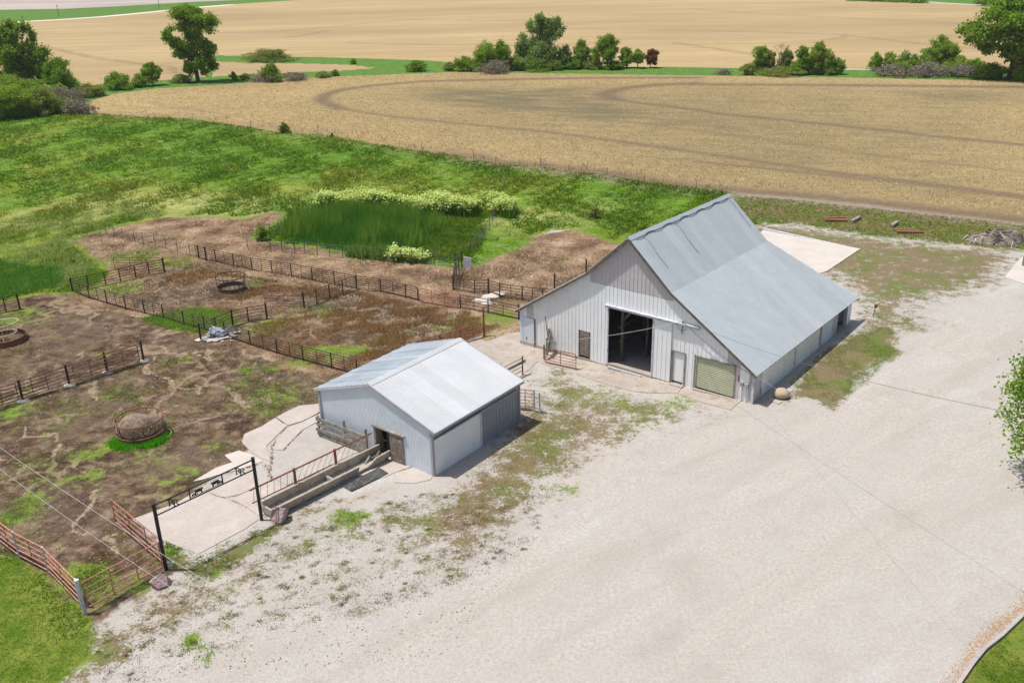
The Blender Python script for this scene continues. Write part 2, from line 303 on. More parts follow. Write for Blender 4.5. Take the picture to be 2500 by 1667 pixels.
    s = t.mix(t.rng(t.noise(3.5, 5, .8, t.vmap(1, .5, 1, R(20)), 1.), .50, .34, 0, .85), s, (.07, .042, .026)); s = t.mix(t.rng(n6, .54, .68, 0, .7), s, (.56, .45, .34))
    s = t.mix(t.rng(t.noise(.35, 5, .75), .60, .68, 0, .7), s, (.17, .20, .035))
    c = t.mix(lay(mA[2], n1, .9, 5.), c, s)
    c = t.mix(lay(mB[0], t.mix(.4, n1, n6), 1.9, 4.), c, t.mix(t.rng(n6, .4, .65), (.30, .215, .15), (.42, .32, .235)))
    wd = t.mix(t.rng(n1, .35, .65), (.10, .165, .020), (.21, .285, .045)); wd = t.mix(t.rng(n6, .5, .34, 0, .7), wd, (.05, .08, .01))
    c = t.mix(lay(mB[1], t.mix(.5, n1, n6), 3.2, 4.), c, wd)
    c = t.mix(lay(mB[2], n1, .6, 6.), c, c_pasture(t))
    # wheat
    wh = c_wheat(t)
    wh = t.mix(t.math('MULTIPLY', mD[2], t.rng(t.noise(.35, 5, .7, t.vmap(.3, 1, 1, R(14))), .35, .6, .55, 1.3), clamp=True), wh, (.165, .135, .075))
    up = t.ramp(t.noise(.012, 5, .62, t.vmap(.35, 1, 1, R(-6))), [(.33, (.33, .24, .122)), (.5, (.43, .318, .160)), (.68, (.50, .38, .20))])
    up = t.mix(t.rng(t.noise(.12, 5, .8, t.vmap(.12, 1.4, 1, R(3))), .44, .60, .45, 0), up, (.30, .21, .115))
    up = t.mix(t.rng(t.noise(.9, 4, .85), .48, .3, 0, .5), up, (.29, .21, .115))
    up = t.mix(t.rng(t.noise(.006, 3, .5, t.vmap(.6, 1.6, 1, 0)), .56, .68, 0, .35), up, (.36, .315, .2))
    wh = t.mix(mE[1], wh, up)
    c = t.mix(lay(mC[0], n2, .35, 9.), c, wh)
    rs = t.mix(t.rng(n1, .35, .65), (.15, .11, .08), (.34, .26, .19))
    c = t.mix(t.math('MULTIPLY', mC[1], t.rng(t.mix(.5, n1, n6), .34, .52), clamp=True), c, t.mix(t.math('ADD', mE[1], t.math('MULTIPLY', mC[0], .8), clamp=True), rs, (.125, .088, .052)))
    gs = t.mix(t.rng(n1, .35, .65), (.055, .135, .018), (.135, .235, .045))
    c = t.mix(lay(mC[2], n2, .5, 7.), c, gs)
    c = t.mix(lay(mD[0], n05, .2, 8.), c, t.mix(t.rng(t.noise(.04, 5, .7, t.vmap(.2, 1, 1, 0)), .4, .6), (.36, .30, .27), (.45, .385, .34)))
    c = t.mix(mD[1], c, (.70, .66, .60))
    ln = t.mix(t.rng(t.noise(.8, 5, .7), .38, .62), (.085, .145, .010), (.19, .22, .038)); ln = t.mix(t.rng(n6, .5, .35, 0, .6), ln, (.03, .085, .012)); ln = t.mix(t.rng(t.noise(3, 4, .8), .6, .7, 0, .6), ln, (.30, .28, .11))
    c = t.mix(lay(mE[0], t.mix(.5, n1, n6), 1.1, 5.), c, ln)
    hm = t.mix(.5, n6, n30)
    hm = t.math('ADD', t.math('MULTIPLY', n1, 2.2), hm); hm = t.math('MULTIPLY_ADD', t.math('ADD', mA[1], mA[2], clamp=True), t.math('MULTIPLY', n6, 3.0), hm)
    nr = t.bump(hm, .6, .055)
    return t.fin(c, .95, nr, 0, .1)
# ------------------------------------------------------------------ ground sheets
ys = [6.]
while ys[-1] < 4200: ys.append(ys[-1]+max(.22, .0072*ys[-1]))
ys = np.array([-60., -30., -12., 0.]+ys); ncol = 430
ss = np.linspace(-1, 1, ncol)
Yg = np.repeat(ys[:, None], ncol, 1); Xg = ss[None, :]*(np.maximum(Yg, 0)*.72+18)
X = Xg.ravel(); Y = Yg.ravel()
def vn(X, Y, f, seed):          # cheap smooth noise from sines
    r = np.random.default_rng(seed); o = np.zeros(np.shape(X))
    for i in range(6):
        a = r.uniform(0, 6.28); k = f*r.uniform(.6, 1.7); o += np.sin((X*np.cos(a)+Y*np.sin(a))*k+r.uniform(0, 6.28))
    return o/6
RUTS = [([(2500, 730), (2300, 860), (2060, 1060), (1800, 1240), (1450, 1470), (1150, 1640)], .45), ([(2500, 760), (2330, 890), (2110, 1090), (1860, 1290), (1520, 1520), (1230, 1700)], .45), ([(2500, 980), (2250, 1120), (1950, 1370), (1650, 1620), (1550, 1720)], .5), ([(2500, 1030), (2290, 1170), (2010, 1410), (1730, 1680)], .5),
        ([(1830, 1030), (1650, 1110), (1450, 1240), (1200, 1440), (900, 1640)], .5), ([(1870, 1060), (1700, 1150), (1500, 1290), (1260, 1490), (1010, 1667)], .4), ([(2400, 740), (2200, 900), (2000, 1040), (1850, 1060)], .6), ([(1560, 1010), (1500, 1060), (1400, 1190)], 1.4), ([(1640, 980), (1540, 1010), (1480, 1050)], 1.2), ([(2280, 1250), (2190, 1330), (2140, 1400)], .6), ([(560, 1450), (460, 1440), (350, 1500)], 1.3)]
mk = {}
def mask_eval(X, Y):
    Wx = X+.55*vn(X, Y, 1.1, 5)+.9*vn(X, Y, .45, 15)+.3*vn(X, Y, 3.3, 25); Wy = Y+.55*vn(X, Y, 1.1, 6)+.9*vn(X, Y, .45, 16)+.3*vn(X, Y, 3.3, 26)
    z = lambda: np.zeros(X.shape)
    M = dict(turf=z(), dirt=z(), straw=z(), trail=z(), weed=z(), pas=z(), wheat=z(), res=z(), gstrip=z(), bare=z(), road=z(), wdark=z(), lawn=z(), upf=z(), dry=z())
    far = Y > 62; near = ~far
    n = near; x, y = Wx[n], Wy[n]
    t = np.zeros(x.shape)
    for p, f, s in TURF[:3]+TURF[5:]: t = np.maximum(t, pm(p, x, y, f, s))
    M['turf'][n] = t
    x0, y0 = X[n], Y[n]
    M['dirt'][n] = pm(DIRT, x, y, 2.5, 1., .6)
    M['straw'][n] = pm(STRAW, x, y, 1.5, 1., 1.2*(X[n] < 2))
    M['lawn'][n] = np.maximum(pm(LAWNL, x, y, 1.4, .95), pm(LAWNR, X[n], Y[n], .25))
    tr = np.zeros(x.shape)
    for p in TRAILS: tr = np.maximum(tr, np.clip(.85-ld(p, x, y)/.38, 0, .72))
    M['trail'][n] = tr
    wc = circ(WEEDC, x, y)
    for p in WEEDP: wc = np.maximum(wc, pm(p, x, y, 1.5, .9))
    M['weed'][n] = wc; M['pas'][n] = pm(PASTURE, x, y, 2.4, 1., .9)
    n = far; x, y = Wx[n], Wy[n]; x0, y0 = X[n], Y[n]
    t = np.zeros(x.shape)
    for p, f, s in TURF[2:6]: t = np.maximum(t, pm(p, x, y, f, s))
    M['turf'][n] = t
    M['dirt'][n] = pm(DIRT, x, y, 2.5, 1., .6)
    M['straw'][n] = pm(STRAW, x, y, 1.5, 1., 1.2*(X[n] < 2)); M['pas'][n] = pm(PASTURE, x, y, 2.4, 1., .9)
    wc = circ([q for q in WEEDC if q[1] < 830], x, y)
    for p in WEEDP: wc = np.maximum(wc, pm(p, x, y, 1.5, .9))
    M['weed'][n] = wc
    s = sdf(gpoly(WHEAT), x0, y0)
    M['wheat'][n] = np.clip(.5-s/1.2, 0, 1)
    up = np.maximum(pm(UPFIELD, x0, y0, 3), pm(ISLE, x0, y0, 3)); M['wheat'][n] = np.maximum(M['wheat'][n], up); M['upf'][n] = np.clip(up*1.3, 0, 1)
    l = ld(WLOW, x0, y0); 
    r = np.clip(1.5-np.abs(l-.3)/2.6, 0, 1.)*np.clip((x0+25)/25, .25, 1.)
    for p, wd_, st in TERR: r = np.maximum(r, np.clip(1.35-ld(p, X[n], Y[n])/wd_*1.1, 0, 1)*min(1.35*st, 1.)*(s < 0))
    for p in FTR: r = np.maximum(r, np.clip(1.2-ld(p, x, y)/1.6, 0, 1)*.45*(up > .5))
    M['res'][n] = r
    dw = np.zeros(x.shape)
    for p, f, st in DARKW: dw = np.maximum(dw, pm(p, x, y, f, min(1, st*1.45)))
    M['wdark'][n] = dw*(s < 0)
    gs = np.zeros(x.shape)
    band = (sdf(gpoly([(-500, 330), (0, 296), (100, 278), (195, 262)]+WUP[::-1]+[(2900, 190), (2500, 178), (1700, 165), (1284, 160), (1031, 148), (850, 142), (513, 134), (506, 188), (400, 196), (260, 203), (200, 213), (60, 217), (0, 224), (-500, 258)]), x0, y0))
    gs = np.clip(.5-band/2, 0, 1)
    gs = np.maximum(gs, pm(FARGREEN, x0, y0, 6)); gs = np.where(up > .9, np.minimum(gs, 0), gs)
    gs = np.maximum(gs, pm([(2080, -3), (2300, 6), (2500, 12), (3400, 40), (3400, -40), (2200, -30)], x0, y0, 8))
    M['gstrip'][n] = gs
    M['bare'][n] = np.clip((x0 < 60)*pm([(-500, 40), (0, 25), (145, 23), (289, 16), (470, 5), (900, -12), (900, -60), (-800, -60)], x0, y0, 8), 0, 1)
    M['road'][n] = np.clip(1.5-ld([(-500, 82), (0, 55.5), (144, 47), (253, 39.5), (470, 19.5), (560, 13)], x0, y0)/2.6, 0, 1)
    M['dry'] = np.clip(1-ld([(0, 560), (130, 540), (250, 500), (430, 500), (640, 505)], X, Y)/9, 0, 1)*.9*(X < 0)+.75*np.clip(1-ld([(1180, 540), (1300, 540), (1420, 520)], X, Y)/7, 0, 1)
    inn = pm(INNER, Wx, Wy, 2.5); M['straw'] *= 1-.80*inn*(.75+.5*vn(X, Y, .6, 91)); M['dirt'] = np.maximum(M['dirt'], inn)
    rut = np.zeros(X.shape); nn = (Y < 62) & (M['pas'] < .1)
    for p, w_ in RUTS: rut[nn] = np.maximum(rut[nn], np.clip(1.3-ld(p, X[nn], Y[nn])/w_, 0, .8))
    M['dry'] = np.maximum(M['dry']*(M['pas'] > 0), rut)
    return M
M = mask_eval(X, Y)
Zg = hgt(X, Y)+.05*vn(X, Y, 1.3, 1)*np.clip(M['dirt']+M['straw'], 0, 1)+.10*vn(X, Y, .35, 2)*np.clip(M['dirt']+M['straw'], 0, 1)
Zg = Zg+M['pas']*(.16*vn(X, Y, .9, 3)+.12*vn(X, Y, 2.1, 4)+.05)*np.clip((Y-45)/20, 0, 1)
Zg = Zg+1.2*vn(X, Y, .02, 8)*np.clip((Y-250)/200, 0, 1)+.35*vn(X, Y, .05, 9)*np.clip((Y-230)/100, 0, 1)-.03*M['trail']
GM = ground_mat()
VV = np.stack([X, Y, Zg], 1)
nr_, nc_ = Yg.shape
idx = np.arange(nr_*nc_).reshape(nr_, nc_)
Fq = np.stack([idx[:-1, :-1], idx[:-1, 1:], idx[1:, 1:], idx[1:, :-1]], -1).reshape(-1, 4)
def fm(a): return M[a][Fq].mean(1)
zone = np.zeros(len(Fq), int)
zone[fm('lawn') > .5] = 1; zone[(fm('dirt') > .5) | (fm('straw') > .5)] = 2; zone[fm('pas') > .5] = 3
zone[fm('gstrip') > .5] = 4; zone[(fm('wheat') > .5) & (fm('upf') < .5)] = 5; zone[fm('upf') >= .5] = 6
zone[(Y[Fq[:, 0]] > 230) & ((zone == 0) | (fm('bare') > .5))] = 7
CH3 = dict(mA=('turf', 'dirt', 'straw'), mB=('trail', 'weed', 'pas'), mC=('wheat', 'res', 'gstrip'), mD=('bare', 'road', 'wdark'), mE=('lawn', 'upf', 'dry'))
def ground_obj(name, fs):
    us, inv = np.unique(fs, return_inverse=True); inv = inv.reshape(-1)
    me = bpy.data.meshes.new(name); me.vertices.add(len(us)); me.vertices.foreach_set('co', VV[us].astype(np.float32).ravel())
    me.loops.add(len(inv)); me.loops.foreach_set('vertex_index', inv.astype(np.int32))
    me.polygons.add(len(fs)); me.polygons.foreach_set('loop_start', np.arange(0, len(inv), 4, dtype=np.int32)); me.polygons.foreach_set('use_smooth', np.ones(len(fs), bool))
    me.update(calc_edges=True); me.materials.append(GM)
    for a, ch in CH3.items():
        at = me.attributes.new(a, 'FLOAT_COLOR', 'POINT'); arr = np.ones((len(us), 4), np.float32)
        for i, cn in enumerate(ch): arr[:, i] = M[cn][us]
        at.data.foreach_set('color', arr.ravel())
    o = bpy.data.objects.new(name, me); col.objects.link(o); o['kind'] = 'structure'; return o
for i, nm in enumerate(['gravel_yard', 'lawn', 'pen_ground', 'pasture', 'grass_strip', 'wheat_field', 'far_wheat_field', 'far_ground']):
    f = Fq[zone == i]
    if len(f): ground_obj(nm, f)
# ------------------------------------------------------------------ materials: things
M_white = simple('white_painted_steel', (.79, .80, .80), (.87, .875, .87), 1.2, .5, 0, .1, 8, .04, .4)
M_white2 = simple('warm_white_steel', (.74, .74, .715), (.83, .825, .80), 1.2, .5, 0, .1, 8, .05, .4)
M_mauve = simple('mauve_grey_steel', (.50, .465, .465), (.57, .53, .53), 1.5, .55, 0, .1, 8, .05, .35)
M_bluew = simple('pale_blue_steel', (.62, .69, .73), (.71, .765, .80), 1.5, .5, 0, .08, 8, .04, .4)
M_greyw = simple('grey_steel_siding', (.27, .28, .31), (.33, .34, .37), 2, .5, 0, .1, 8, .05, .4)
M_trim = simple('grey_trim', (.33, .33, .35), (.42, .42, .44), 2, .5, 0, 0, 8, .05, .4)
def roof_mat(name, a, b, stain, rough=.42):
    t = NT(name); P = t.O(); oi = t.n('ObjectInfo')
    c = t.mix(t.rng(t.noise(.5, 4, .6, P), .35, .65), a, b)
    c = t.mix(t.rng(t.noise(3, 5, .75, t.vmap(.15, 2.5, 1, v=P)), .5, .72, 0, .5), c, stain)
    c = t.mix(t.rng(t.noise(1.2, 4, .7, t.vmap(.12, 1.2, 1, v=P)), .52, .7, 0, .35), c, (.52, .56, .585))
    v = t.rng(oi.outputs['Random'], 0, 1, .93, 1.05); g = t.n('CombineColor'); [t.L(v, g.inputs[i]) for i in range(3)]
    return t.fin(t.mul(c, g.outputs[0]), t.rng(t.noise(4, 3, .6, P), .3, .7, rough-.06, rough+.1), t.bump(t.noise(5, 3, .6, P), .06, .02), 0, .4)
M_roof = roof_mat('galvanised_barn_roof', (.425, .46, .475), (.46, .495, .505), (.365, .40, .415))
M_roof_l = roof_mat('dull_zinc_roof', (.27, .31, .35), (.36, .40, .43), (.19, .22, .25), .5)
M_roof_w = roof_mat('white_steel_roof', (.535, .54, .54), (.585, .59, .59), (.47, .475, .475))
M_wood = simple('weathered_grey_wood', (.20, .18, .155), (.36, .33, .29), 2, .85, 0, .5, 25, .25, .2, stretch=(1, 1, 1), c3=(.12, .10, .08))
M_woodd = simple('dark_old_wood', (.10, .085, .07), (.19, .165, .14), 3, .9, 0, .5, 25, .25, .2)
M_door = simple('peeling_wood_door', (.16, .125, .10), (.25, .20, .16), 2.5, .85, 0, .4, 20, .2, .2, c3=(.50, .46, .42))
M_rust = simple('rusty_pipe', (.20, .075, .045), (.34, .14, .085), 4, .75, .1, .2, 40, .2, .3, c3=(.10, .055, .045))
M_dark = simple('dark_brown_pipe', (.050, .032, .030), (.10, .060, .052), 4, .7, .1, .2, 40, .2, .3)
M_red = simple('faded_red_paint', (.33, .12, .085), (.46, .20, .15), 3, .6, .1, .1, 30, .15, .35, c3=(.52, .38, .33))
M_maroon = simple('maroon_paint', (.30, .10, .085), (.42, .17, .145), 3, .6, .1, .1, 30, .15, .35)
M_cream = simple('cream_paint', (.55, .47, .35), (.66, .60, .48), 4, .6, 0, .1, 30, .15, .3, c3=(.36, .22, .14))
M_black = simple('black_steel', (.018, .016, .016), (.045, .038, .036), 5, .55, .2, .1, 30, .2, .4)
M_whitep = simple('chipped_white_paint', (.48, .50, .54), (.66, .67, .70), 3, .6, 0, .2, 30, .15, .3, c3=(.30, .24, .21))
M_conc = simple('concrete_tan', (.35, .295, .245), (.45, .39, .335), .8, .9, 0, .25, 14, .10, .2, c3=(.31, .25, .20))
M_conp = simple('concrete_pink', (.41, .355, .31), (.485, .43, .385), .7, .9, 0, .25, 14, .10, .2, c3=(.44, .37, .33))
M_cong = simple('concrete_grey', (.36, .33, .295), (.45, .415, .375), .7, .9, 0, .2, 14, .09, .2, c3=(.35, .32, .29))
M_conw = simple('concrete_pale', (.49, .44, .385), (.57, .52, .465), .6, .9, 0, .15, 14, .08, .2, c3=(.55, .48, .42))
M_trough = simple('stained_concrete', (.36, .31, .25), (.48, .43, .36), 2, .9, 0, .4, 16, .15, .2, c3=(.26, .20, .14))
M_stone = simple('pink_quartzite', (.32, .215, .205), (.50, .37, .35), 3, .85, 0, .8, 6, .2, .25, c3=(.15, .09, .09))
M_fstone = simple('sandstone_boulder', (.40, .31, .20), (.52, .42, .30), 3, .85, 0, .5, 8, .15, .25)
M_mat = simple('black_rubber', (.035, .035, .037), (.07, .07, .07), 2, .6, 0, .2, 20, .2, .4, c3=(.17, .16, .15))
M_tarp = simple('blue_grey_tarp', (.20, .235, .27), (.36, .40, .44), 2.5, .45, 0, .5, 8, .1, .4)
M_hay = simple('old_hay', (.16, .115, .085), (.34, .26, .20), 3, .95, 0, 1., 18, .35, .1, c3=(.09, .065, .05))
M_garage = simple('pale_yellow_steel', (.44, .445, .29), (.53, .53, .36), 1.5, .5, 0, .1, 10, .05, .4)
M_in = simple('dark_interior', (.05, .045, .04), (.08, .07, .06), 2, .9)
M_wire = simple('grey_cable', (.10, .10, .10), (.16, .16, .16), 3, .6)
M_wirew = simple('white_cable', (.50, .50, .50), (.60, .60, .60), 3, .5)
M_rub = simple('rubble_mix', (.13, .10, .075), (.34, .29, .24), 2, .95, 0, 1, 6, .35, .1, c3=(.11, .08, .06))
M_mulch = simple('orange_mulch', (.40, .20, .08), (.58, .34, .17), 9, .95, 0, 1, 30, .35, .1)
def leaf_mat(name, a, b, tr=.35, c3=None):
    t = NT(name); r = t.island(); n = t.noise(.35, 3, .6)
    c = t.mix(r, a, b)
    if c3: c = t.mix(t.rng(n, .5, .65), c, c3)
    d = t.n('BsdfDiffuse'); t.L(c, d.inputs[0]); q = t.n('BsdfTranslucent'); g = t.mul(c, (1.15, 1.35, .6)); t.L(g, q.inputs[0])
    m = t.n('MixShader'); m.inputs[0].default_value = tr; t.L(d.outputs[0], m.inputs[1]); t.L(q.outputs[0], m.inputs[2]); t.L(m.outputs[0], t.out.inputs[0]); return t.m
F_green = leaf_mat('leaf_green', (0.158, 0.252, 0.039), (0.344, 0.440, 0.074))
F_dark = leaf_mat('leaf_dark', (0.128, 0.229, 0.030), (0.285, 0.394, 0.054))
F_grey = leaf_mat('leaf_grey_green', (0.172, 0.259, 0.083), (0.324, 0.402, 0.143))
F_lime = leaf_mat('leaf_yellow_green', (0.203, 0.295, 0.040), (0.374, 0.461, 0.086))
F_olive = leaf_mat('leaf_olive', (0.186, 0.214, 0.057), (0.344, 0.359, 0.120))
F_red = leaf_mat('leaf_reddish', (.20, .085, .045), (.30, .13, .075))
F_twig = leaf_mat('bare_twigs', (.20, .165, .13), (.36, .31, .25), .1)
F_flow = leaf_mat('cream_flower', (.36, .46, .10), (.74, .77, .34), .3)
F_weed = leaf_mat('weed_leaf', (.13, .22, .03), (.26, .37, .075), .4)
F_reed = leaf_mat('reed_leaf', (0.068, 0.188, 0.027), (0.143, 0.307, 0.054), .3)
F_strawb = leaf_mat('straw_blade', (.20, .125, .07), (.72, .57, .41), .1, (.16, .11, .07))
F_brownw = leaf_mat('dry_brown_weed', (.21, .115, .05), (.42, .25, .125), .2)
F_wheat = leaf_mat('wheat_blade', (.28, .205, .105), (.78, .63, .37), .2)
F_pale = leaf_mat('pale_weed', (.24, .29, .10), (.42, .46, .20), .35)
F_bark = simple('bark', (.10, .08, .06), (.17, .14, .11), 4, .95, 0, .6, 12, .2, .1)
def grass_mat():
    t = NT('pasture_grass'); c = c_pasture(t); v = t.rng(t.island(), 0, 1, .55, 1.9); g = t.n('CombineColor'); [t.L(v, g.inputs[i]) for i in range(3)]
    c = t.mul(c, g.outputs[0]); d = t.n('BsdfDiffuse'); t.L(c, d.inputs[0]); q = t.n('BsdfTranslucent'); t.L(c, q.inputs[0])
    m = t.n('MixShader'); m.inputs[0].default_value = .3; t.L(d.outputs[0], m.inputs[1]); t.L(q.outputs[0], m.inputs[2]); t.L(m.outputs[0], t.out.inputs[0]); return t.m
F_grass = grass_mat()
#@@REST
# ------------------------------------------------------------------ concrete
def slab(name, parts, m, z=.03, parent=None):
    """one cast slab, cracked into pieces"""
    cs = [[G(u, v) for u, v in p] for p in parts] if parts[0] else [[Vector((BO[0]+BW[0]*a+BL[0]*b, BO[1]+BW[1]*a+BL[1]*b, 0)) for a, b in ((.3, .1), (.3, 13), (6, 12.8), (12, 12.8), (17.6, 13), (17.6, .1))]]
    o0 = None
    for pi, poly in enumerate(cs):
        c = sum(poly, Vector())/len(poly)
        out = []
        n = len(poly)
        for i in range(n):          # uneven broken edges
            a, b = poly[i], poly[(i+1) % n]; k = max(1, int((b-a).length/.7))
            for j in range(k):
                p = a.lerp(b, j/k)
                if len(parts) > 1 or k > 0:
                    q = (c-p); q.z = 0; q.normalize(); p = p+q*(.008+random.uniform(-.01, .03))
                out.append(p)
        mb = MB(); n = len(out)
        top = [Vector((p.x, p.y, H(p.x, p.y)+z+.002*pi)) for p in out]; bot = [p-Vector((0, 0, z+.12)) for p in top]
        mb.add(top+bot, [tuple(range(n))]+[(i, n+i, n+(i+1) % n, (i+1) % n) for i in range(n)])
        o = mb.build(name, m)
        o['kind'] = 'structure'
        # triangulate + fix normals
        import bmesh
        b = bmesh.new(); b.from_mesh(o.data); bmesh.ops.triangulate(b, faces=b.faces[:]); bmesh.ops.recalc_face_normals(b, faces=b.faces[:]); b.to_mesh(o.data); b.free()
slab('concrete_gate_pad', [[(322, 1268), (368, 1251), (430, 1228), (483, 1198), (511, 1204), (540, 1215), (565, 1222), (600, 1240), (633, 1268), (600, 1290), (483, 1354), (396, 1318)],
     [(511, 1204), (535, 1182), (585, 1152), (617, 1160), (628, 1186), (592, 1205), (563, 1213), (540, 1214)], [(565, 1220), (592, 1206), (628, 1187), (648, 1170), (700, 1196), (640, 1240), (636, 1262), (602, 1238)]], M_conp)
slab('concrete_strip', [[(470, 1176), (526, 1143), (568, 1128), (548, 1111), (583, 1100), (611, 1108), (644, 1126), (628, 1132), (585, 1146), (530, 1160), (492, 1172)]], M_conw)
slab('concrete_yard_pad', [[(590, 1080), (596, 1060), (640, 1040), (672, 1020), (700, 1040), (672, 1068), (650, 1090), (662, 1128), (640, 1120), (612, 1103)],
     [(674, 1019), (690, 1010), (730, 990), (790, 985), (788, 1002), (756, 1020), (735, 1030), (702, 1039)], [(705, 1042), (738, 1031), (788, 1006), (789, 1022), (738, 1050), (708, 1080), (690, 1100), (668, 1098), (676, 1070)]], M_conp)
slab('concrete_shed_floor', [[(790, 1026), (740, 1052), (710, 1083), (692, 1104), (672, 1108), (664, 1140), (668, 1170), (700, 1185), (740, 1172), (830, 1125), (902, 1090), (960, 1060), (900, 1000)]], M_cong, .035)
slab('concrete_doorstep_pad', [[(865, 1160), (905, 1140), (950, 1122), (985, 1124), (1010, 1138), (975, 1150), (940, 1165), (900, 1172)], [(978, 1152), (1013, 1139), (1057, 1163), (1050, 1172), (1010, 1180), (960, 1178)]], M_conp, .03)
slab('barn_apron', [[(1405, 914), (1412, 905), (1440, 892), (1462, 884), (1560, 905), (1672, 940), (1654, 961), (1600, 960), (1551, 957), (1498, 944), (1445, 928)],
     [(1674, 942), (1811, 979), (1784, 1002), (1720, 985), (1656, 963)]], M_conc, .035)
slab('concrete_walkway', [[(1130, 832), (1262, 778), (1330, 800), (1335, 862), (1460, 886), (1440, 893), (1405, 905), (1335, 893), (1312, 884), (1290, 905), (1262, 925), (1215, 890)]], M_conc, .03)
slab('barn_floor', [None], M_cong, .03)
slab('rear_concrete_slab', [[(1858, 568), (1866, 562), (2101, 609), (2018, 664), (1900, 700), (1750, 640)]], M_conw, .07)
slab('side_driveway', [[(2500, 628), (2491, 631), (2452, 678), (2500, 694), (2600, 720), (2700, 660)]], M_conw, .06)
mb = MB(); a, b = G(1862, 563), G(2103, 608); mb.box(0, (b-a).length, -.12, .12, 0, .28, Matrix.Translation(a) @ Matrix.Rotation(math.atan2(b.y-a.y, b.x-a.x), 4, 'Z'))
o = mb.build('slab_kerb', M_whitep); o['kind'] = 'structure'
mb = MB(); pts = [G(u, v)+Vector((0, 0, .06)) for u, v in [(2520, 1480), (2500, 1501), (2445, 1554), (2404, 1586), (2375, 1621), (2340, 1672), (2290, 1760)]]
for a, b in zip(pts, pts[1:]): mb.plank(a, b, .16, .14)
o = mb.build('lawn_edging', M_cong); o['kind'] = 'structure'
ml = MB()
pts = [G(u, v) for u, v in [(2520, 1440), (2500, 1478), (2455, 1512), (2420, 1545), (2380, 1580), (2345, 1640), (2310, 1700)]]
V = []
for i in range(2600):
    k = random.randrange(len(pts)-1); p = pts[k].lerp(pts[k+1], random.random()); p = p+Vector((1, -.6, 0))*random.uniform(-.15, .22)+Vector((random.gauss(0, .16), random.gauss(0, .16), .012))
    a = random.uniform(0, 6.28); r = random.uniform(.02, .045); d = Vector((math.cos(a), math.sin(a), random.uniform(-.2, .2)))*r; e = Vector((-math.sin(a), math.cos(a), .1))*r*.6
    V += [p-d, p+e, p+d]
o = np_mesh('mulch_chips', np.array([tuple(q) for q in V]), 3, M_mulch); o['kind'] = 'stuff'; o['label'] = 'orange mulch chips spilled along the lawn edging'; o['category'] = 'mulch'
# ------------------------------------------------------------------ walls of ribbed sheet
def ribbed(parent, w0, w1, zbot, ztop, holes, m_of, pitch=.3, per=3, rib=.022, rw=.045, M=None, flip=False, name='wall_panel', fixed=None):
    """wall in the local x-z plane at y=0 facing -y; strips of one pitch, grouped into sheets"""
    n = max(1, round((w1-w0)/pitch)); e = [w0+(w1-w0)*i/n for i in range(n+1)]
    for g in range(0, n, per):
        lots = {}
        for i in range(g, min(g+per, n)):
            a, b = e[i], e[i+1]
            spans = [(None, None)]
            cuts = sorted([(h[2], h[3]) for h in holes if h[0] < (a+b)/2 < h[1]])
            segs = []; cur = (zbot(a), zbot(b)); 
            for c0, c1 in cuts:
                if c0 > cur[0]+.02: segs.append((cur, (c0, c0)))
                cur = (c1, c1)
            segs.append((cur, (ztop(a), ztop(b))))
            for (za, zb), (ya, yb) in segs:
                for split in m_of((a+b)/2, (za+zb)/2, (ya+yb)/2):
                    mt, lo, hi = split
                    la, lb = (za, zb) if lo is None else (lo, lo); ha, hb = (ya, yb) if hi is None else (hi, hi)
                    if ha <= la+.01 and hb <= lb+.01: continue
                    mb = lots.setdefault(mt.name, (mt, MB()))[1]
                    mb.add([(a, 0, la), (b, 0, lb), (b, 0, hb), (a, 0, ha), (a, .03, la), (b, .03, lb), (b, .03, hb), (a, .03, ha)], [(0, 1, 2, 3), (7, 6, 5, 4), (3, 2, 6, 7), (1, 0, 4, 5)])
                    r = rw/2
                    mb.add([(a-r, 0, la), (a-r*.5, -rib, la), (a+r*.5, -rib, la), (a+r, 0, la), (a-r, 0, ha), (a-r*.5, -rib, ha), (a+r*.5, -rib, ha), (a+r, 0, ha)], [(0, 1, 5, 4), (1, 2, 6, 5), (2, 3, 7, 6), (0, 3, 2, 1)])
        for mt, mb in lots.values():
            o = mb.build(name, mt, parent); o.location = M[0] if M else (0, 0, 0); o.rotation_euler = (0, 0, M[1] if M else 0)
# ------------------------------------------------------------------ the big barn: local x runs along the front wall from the right corner to the left, y into the building (x = -W, mirrored)
BWd, BLn = 17.9, 15.86
barn = thing('barn', (BO[0], BO[1], 0), 'large white metal barn with grey galvanised roof and wide open front doorway', 'barn', 0)
def bp(w, l, z): return Vector((BW[0]*w+BL[0]*l, BW[1]*w+BL[1]*l, z))
EZ, KZ, RZ, KW, RW_ = 2.03, 6.066, 8.95, 5.81, 8.95
def rake(w):
    w = min(w, BWd-w)
    return EZ+(w+.28)*(KZ-EZ)/(KW+.28) if w < KW else KZ+(w-KW)*(RZ-KZ)/(RW_-KW)
fa = math.atan2(-BW[1], -BW[0])       # local +x of the front wall frame points from left corner to right corner
Mf = (bp(BWd, 0, 0), fa)
def zb_front(x):
    w = BWd-x; return -.10 if w < 3.9 else (-.22 if w < 10.6 else (-.25 if w < 14.5 else -.30))
def W2(w0, w1, z0, z1): return (BWd-w1, BWd-w0, z0, z1)
holes = [W2(7.0, 10.5, -9, 3.92), W2(4.66, 5.58, -9, 2.1), W2(1.22, 4.0, -9, 2.13), W2(11.9, 12.82, -9, 1.75), W2(16.62, 17.66, -9, 1.62)]
def m_front(x, lo, hi):
    w = BWd-x
    if 5.6 < w < 11.95 and hi > 5.4: return [(M_white, None, 5.38), (M_mauve, max(5.4, lo), None)]
    if 16.6 < w < 17.35 or .75 < w < 1.75 or w < .25: return [(M_mauve, None, None)]
    if w > 12.9 and w < 16.6: return [(M_white2, None, None)]
    return [(M_white, None, None)]
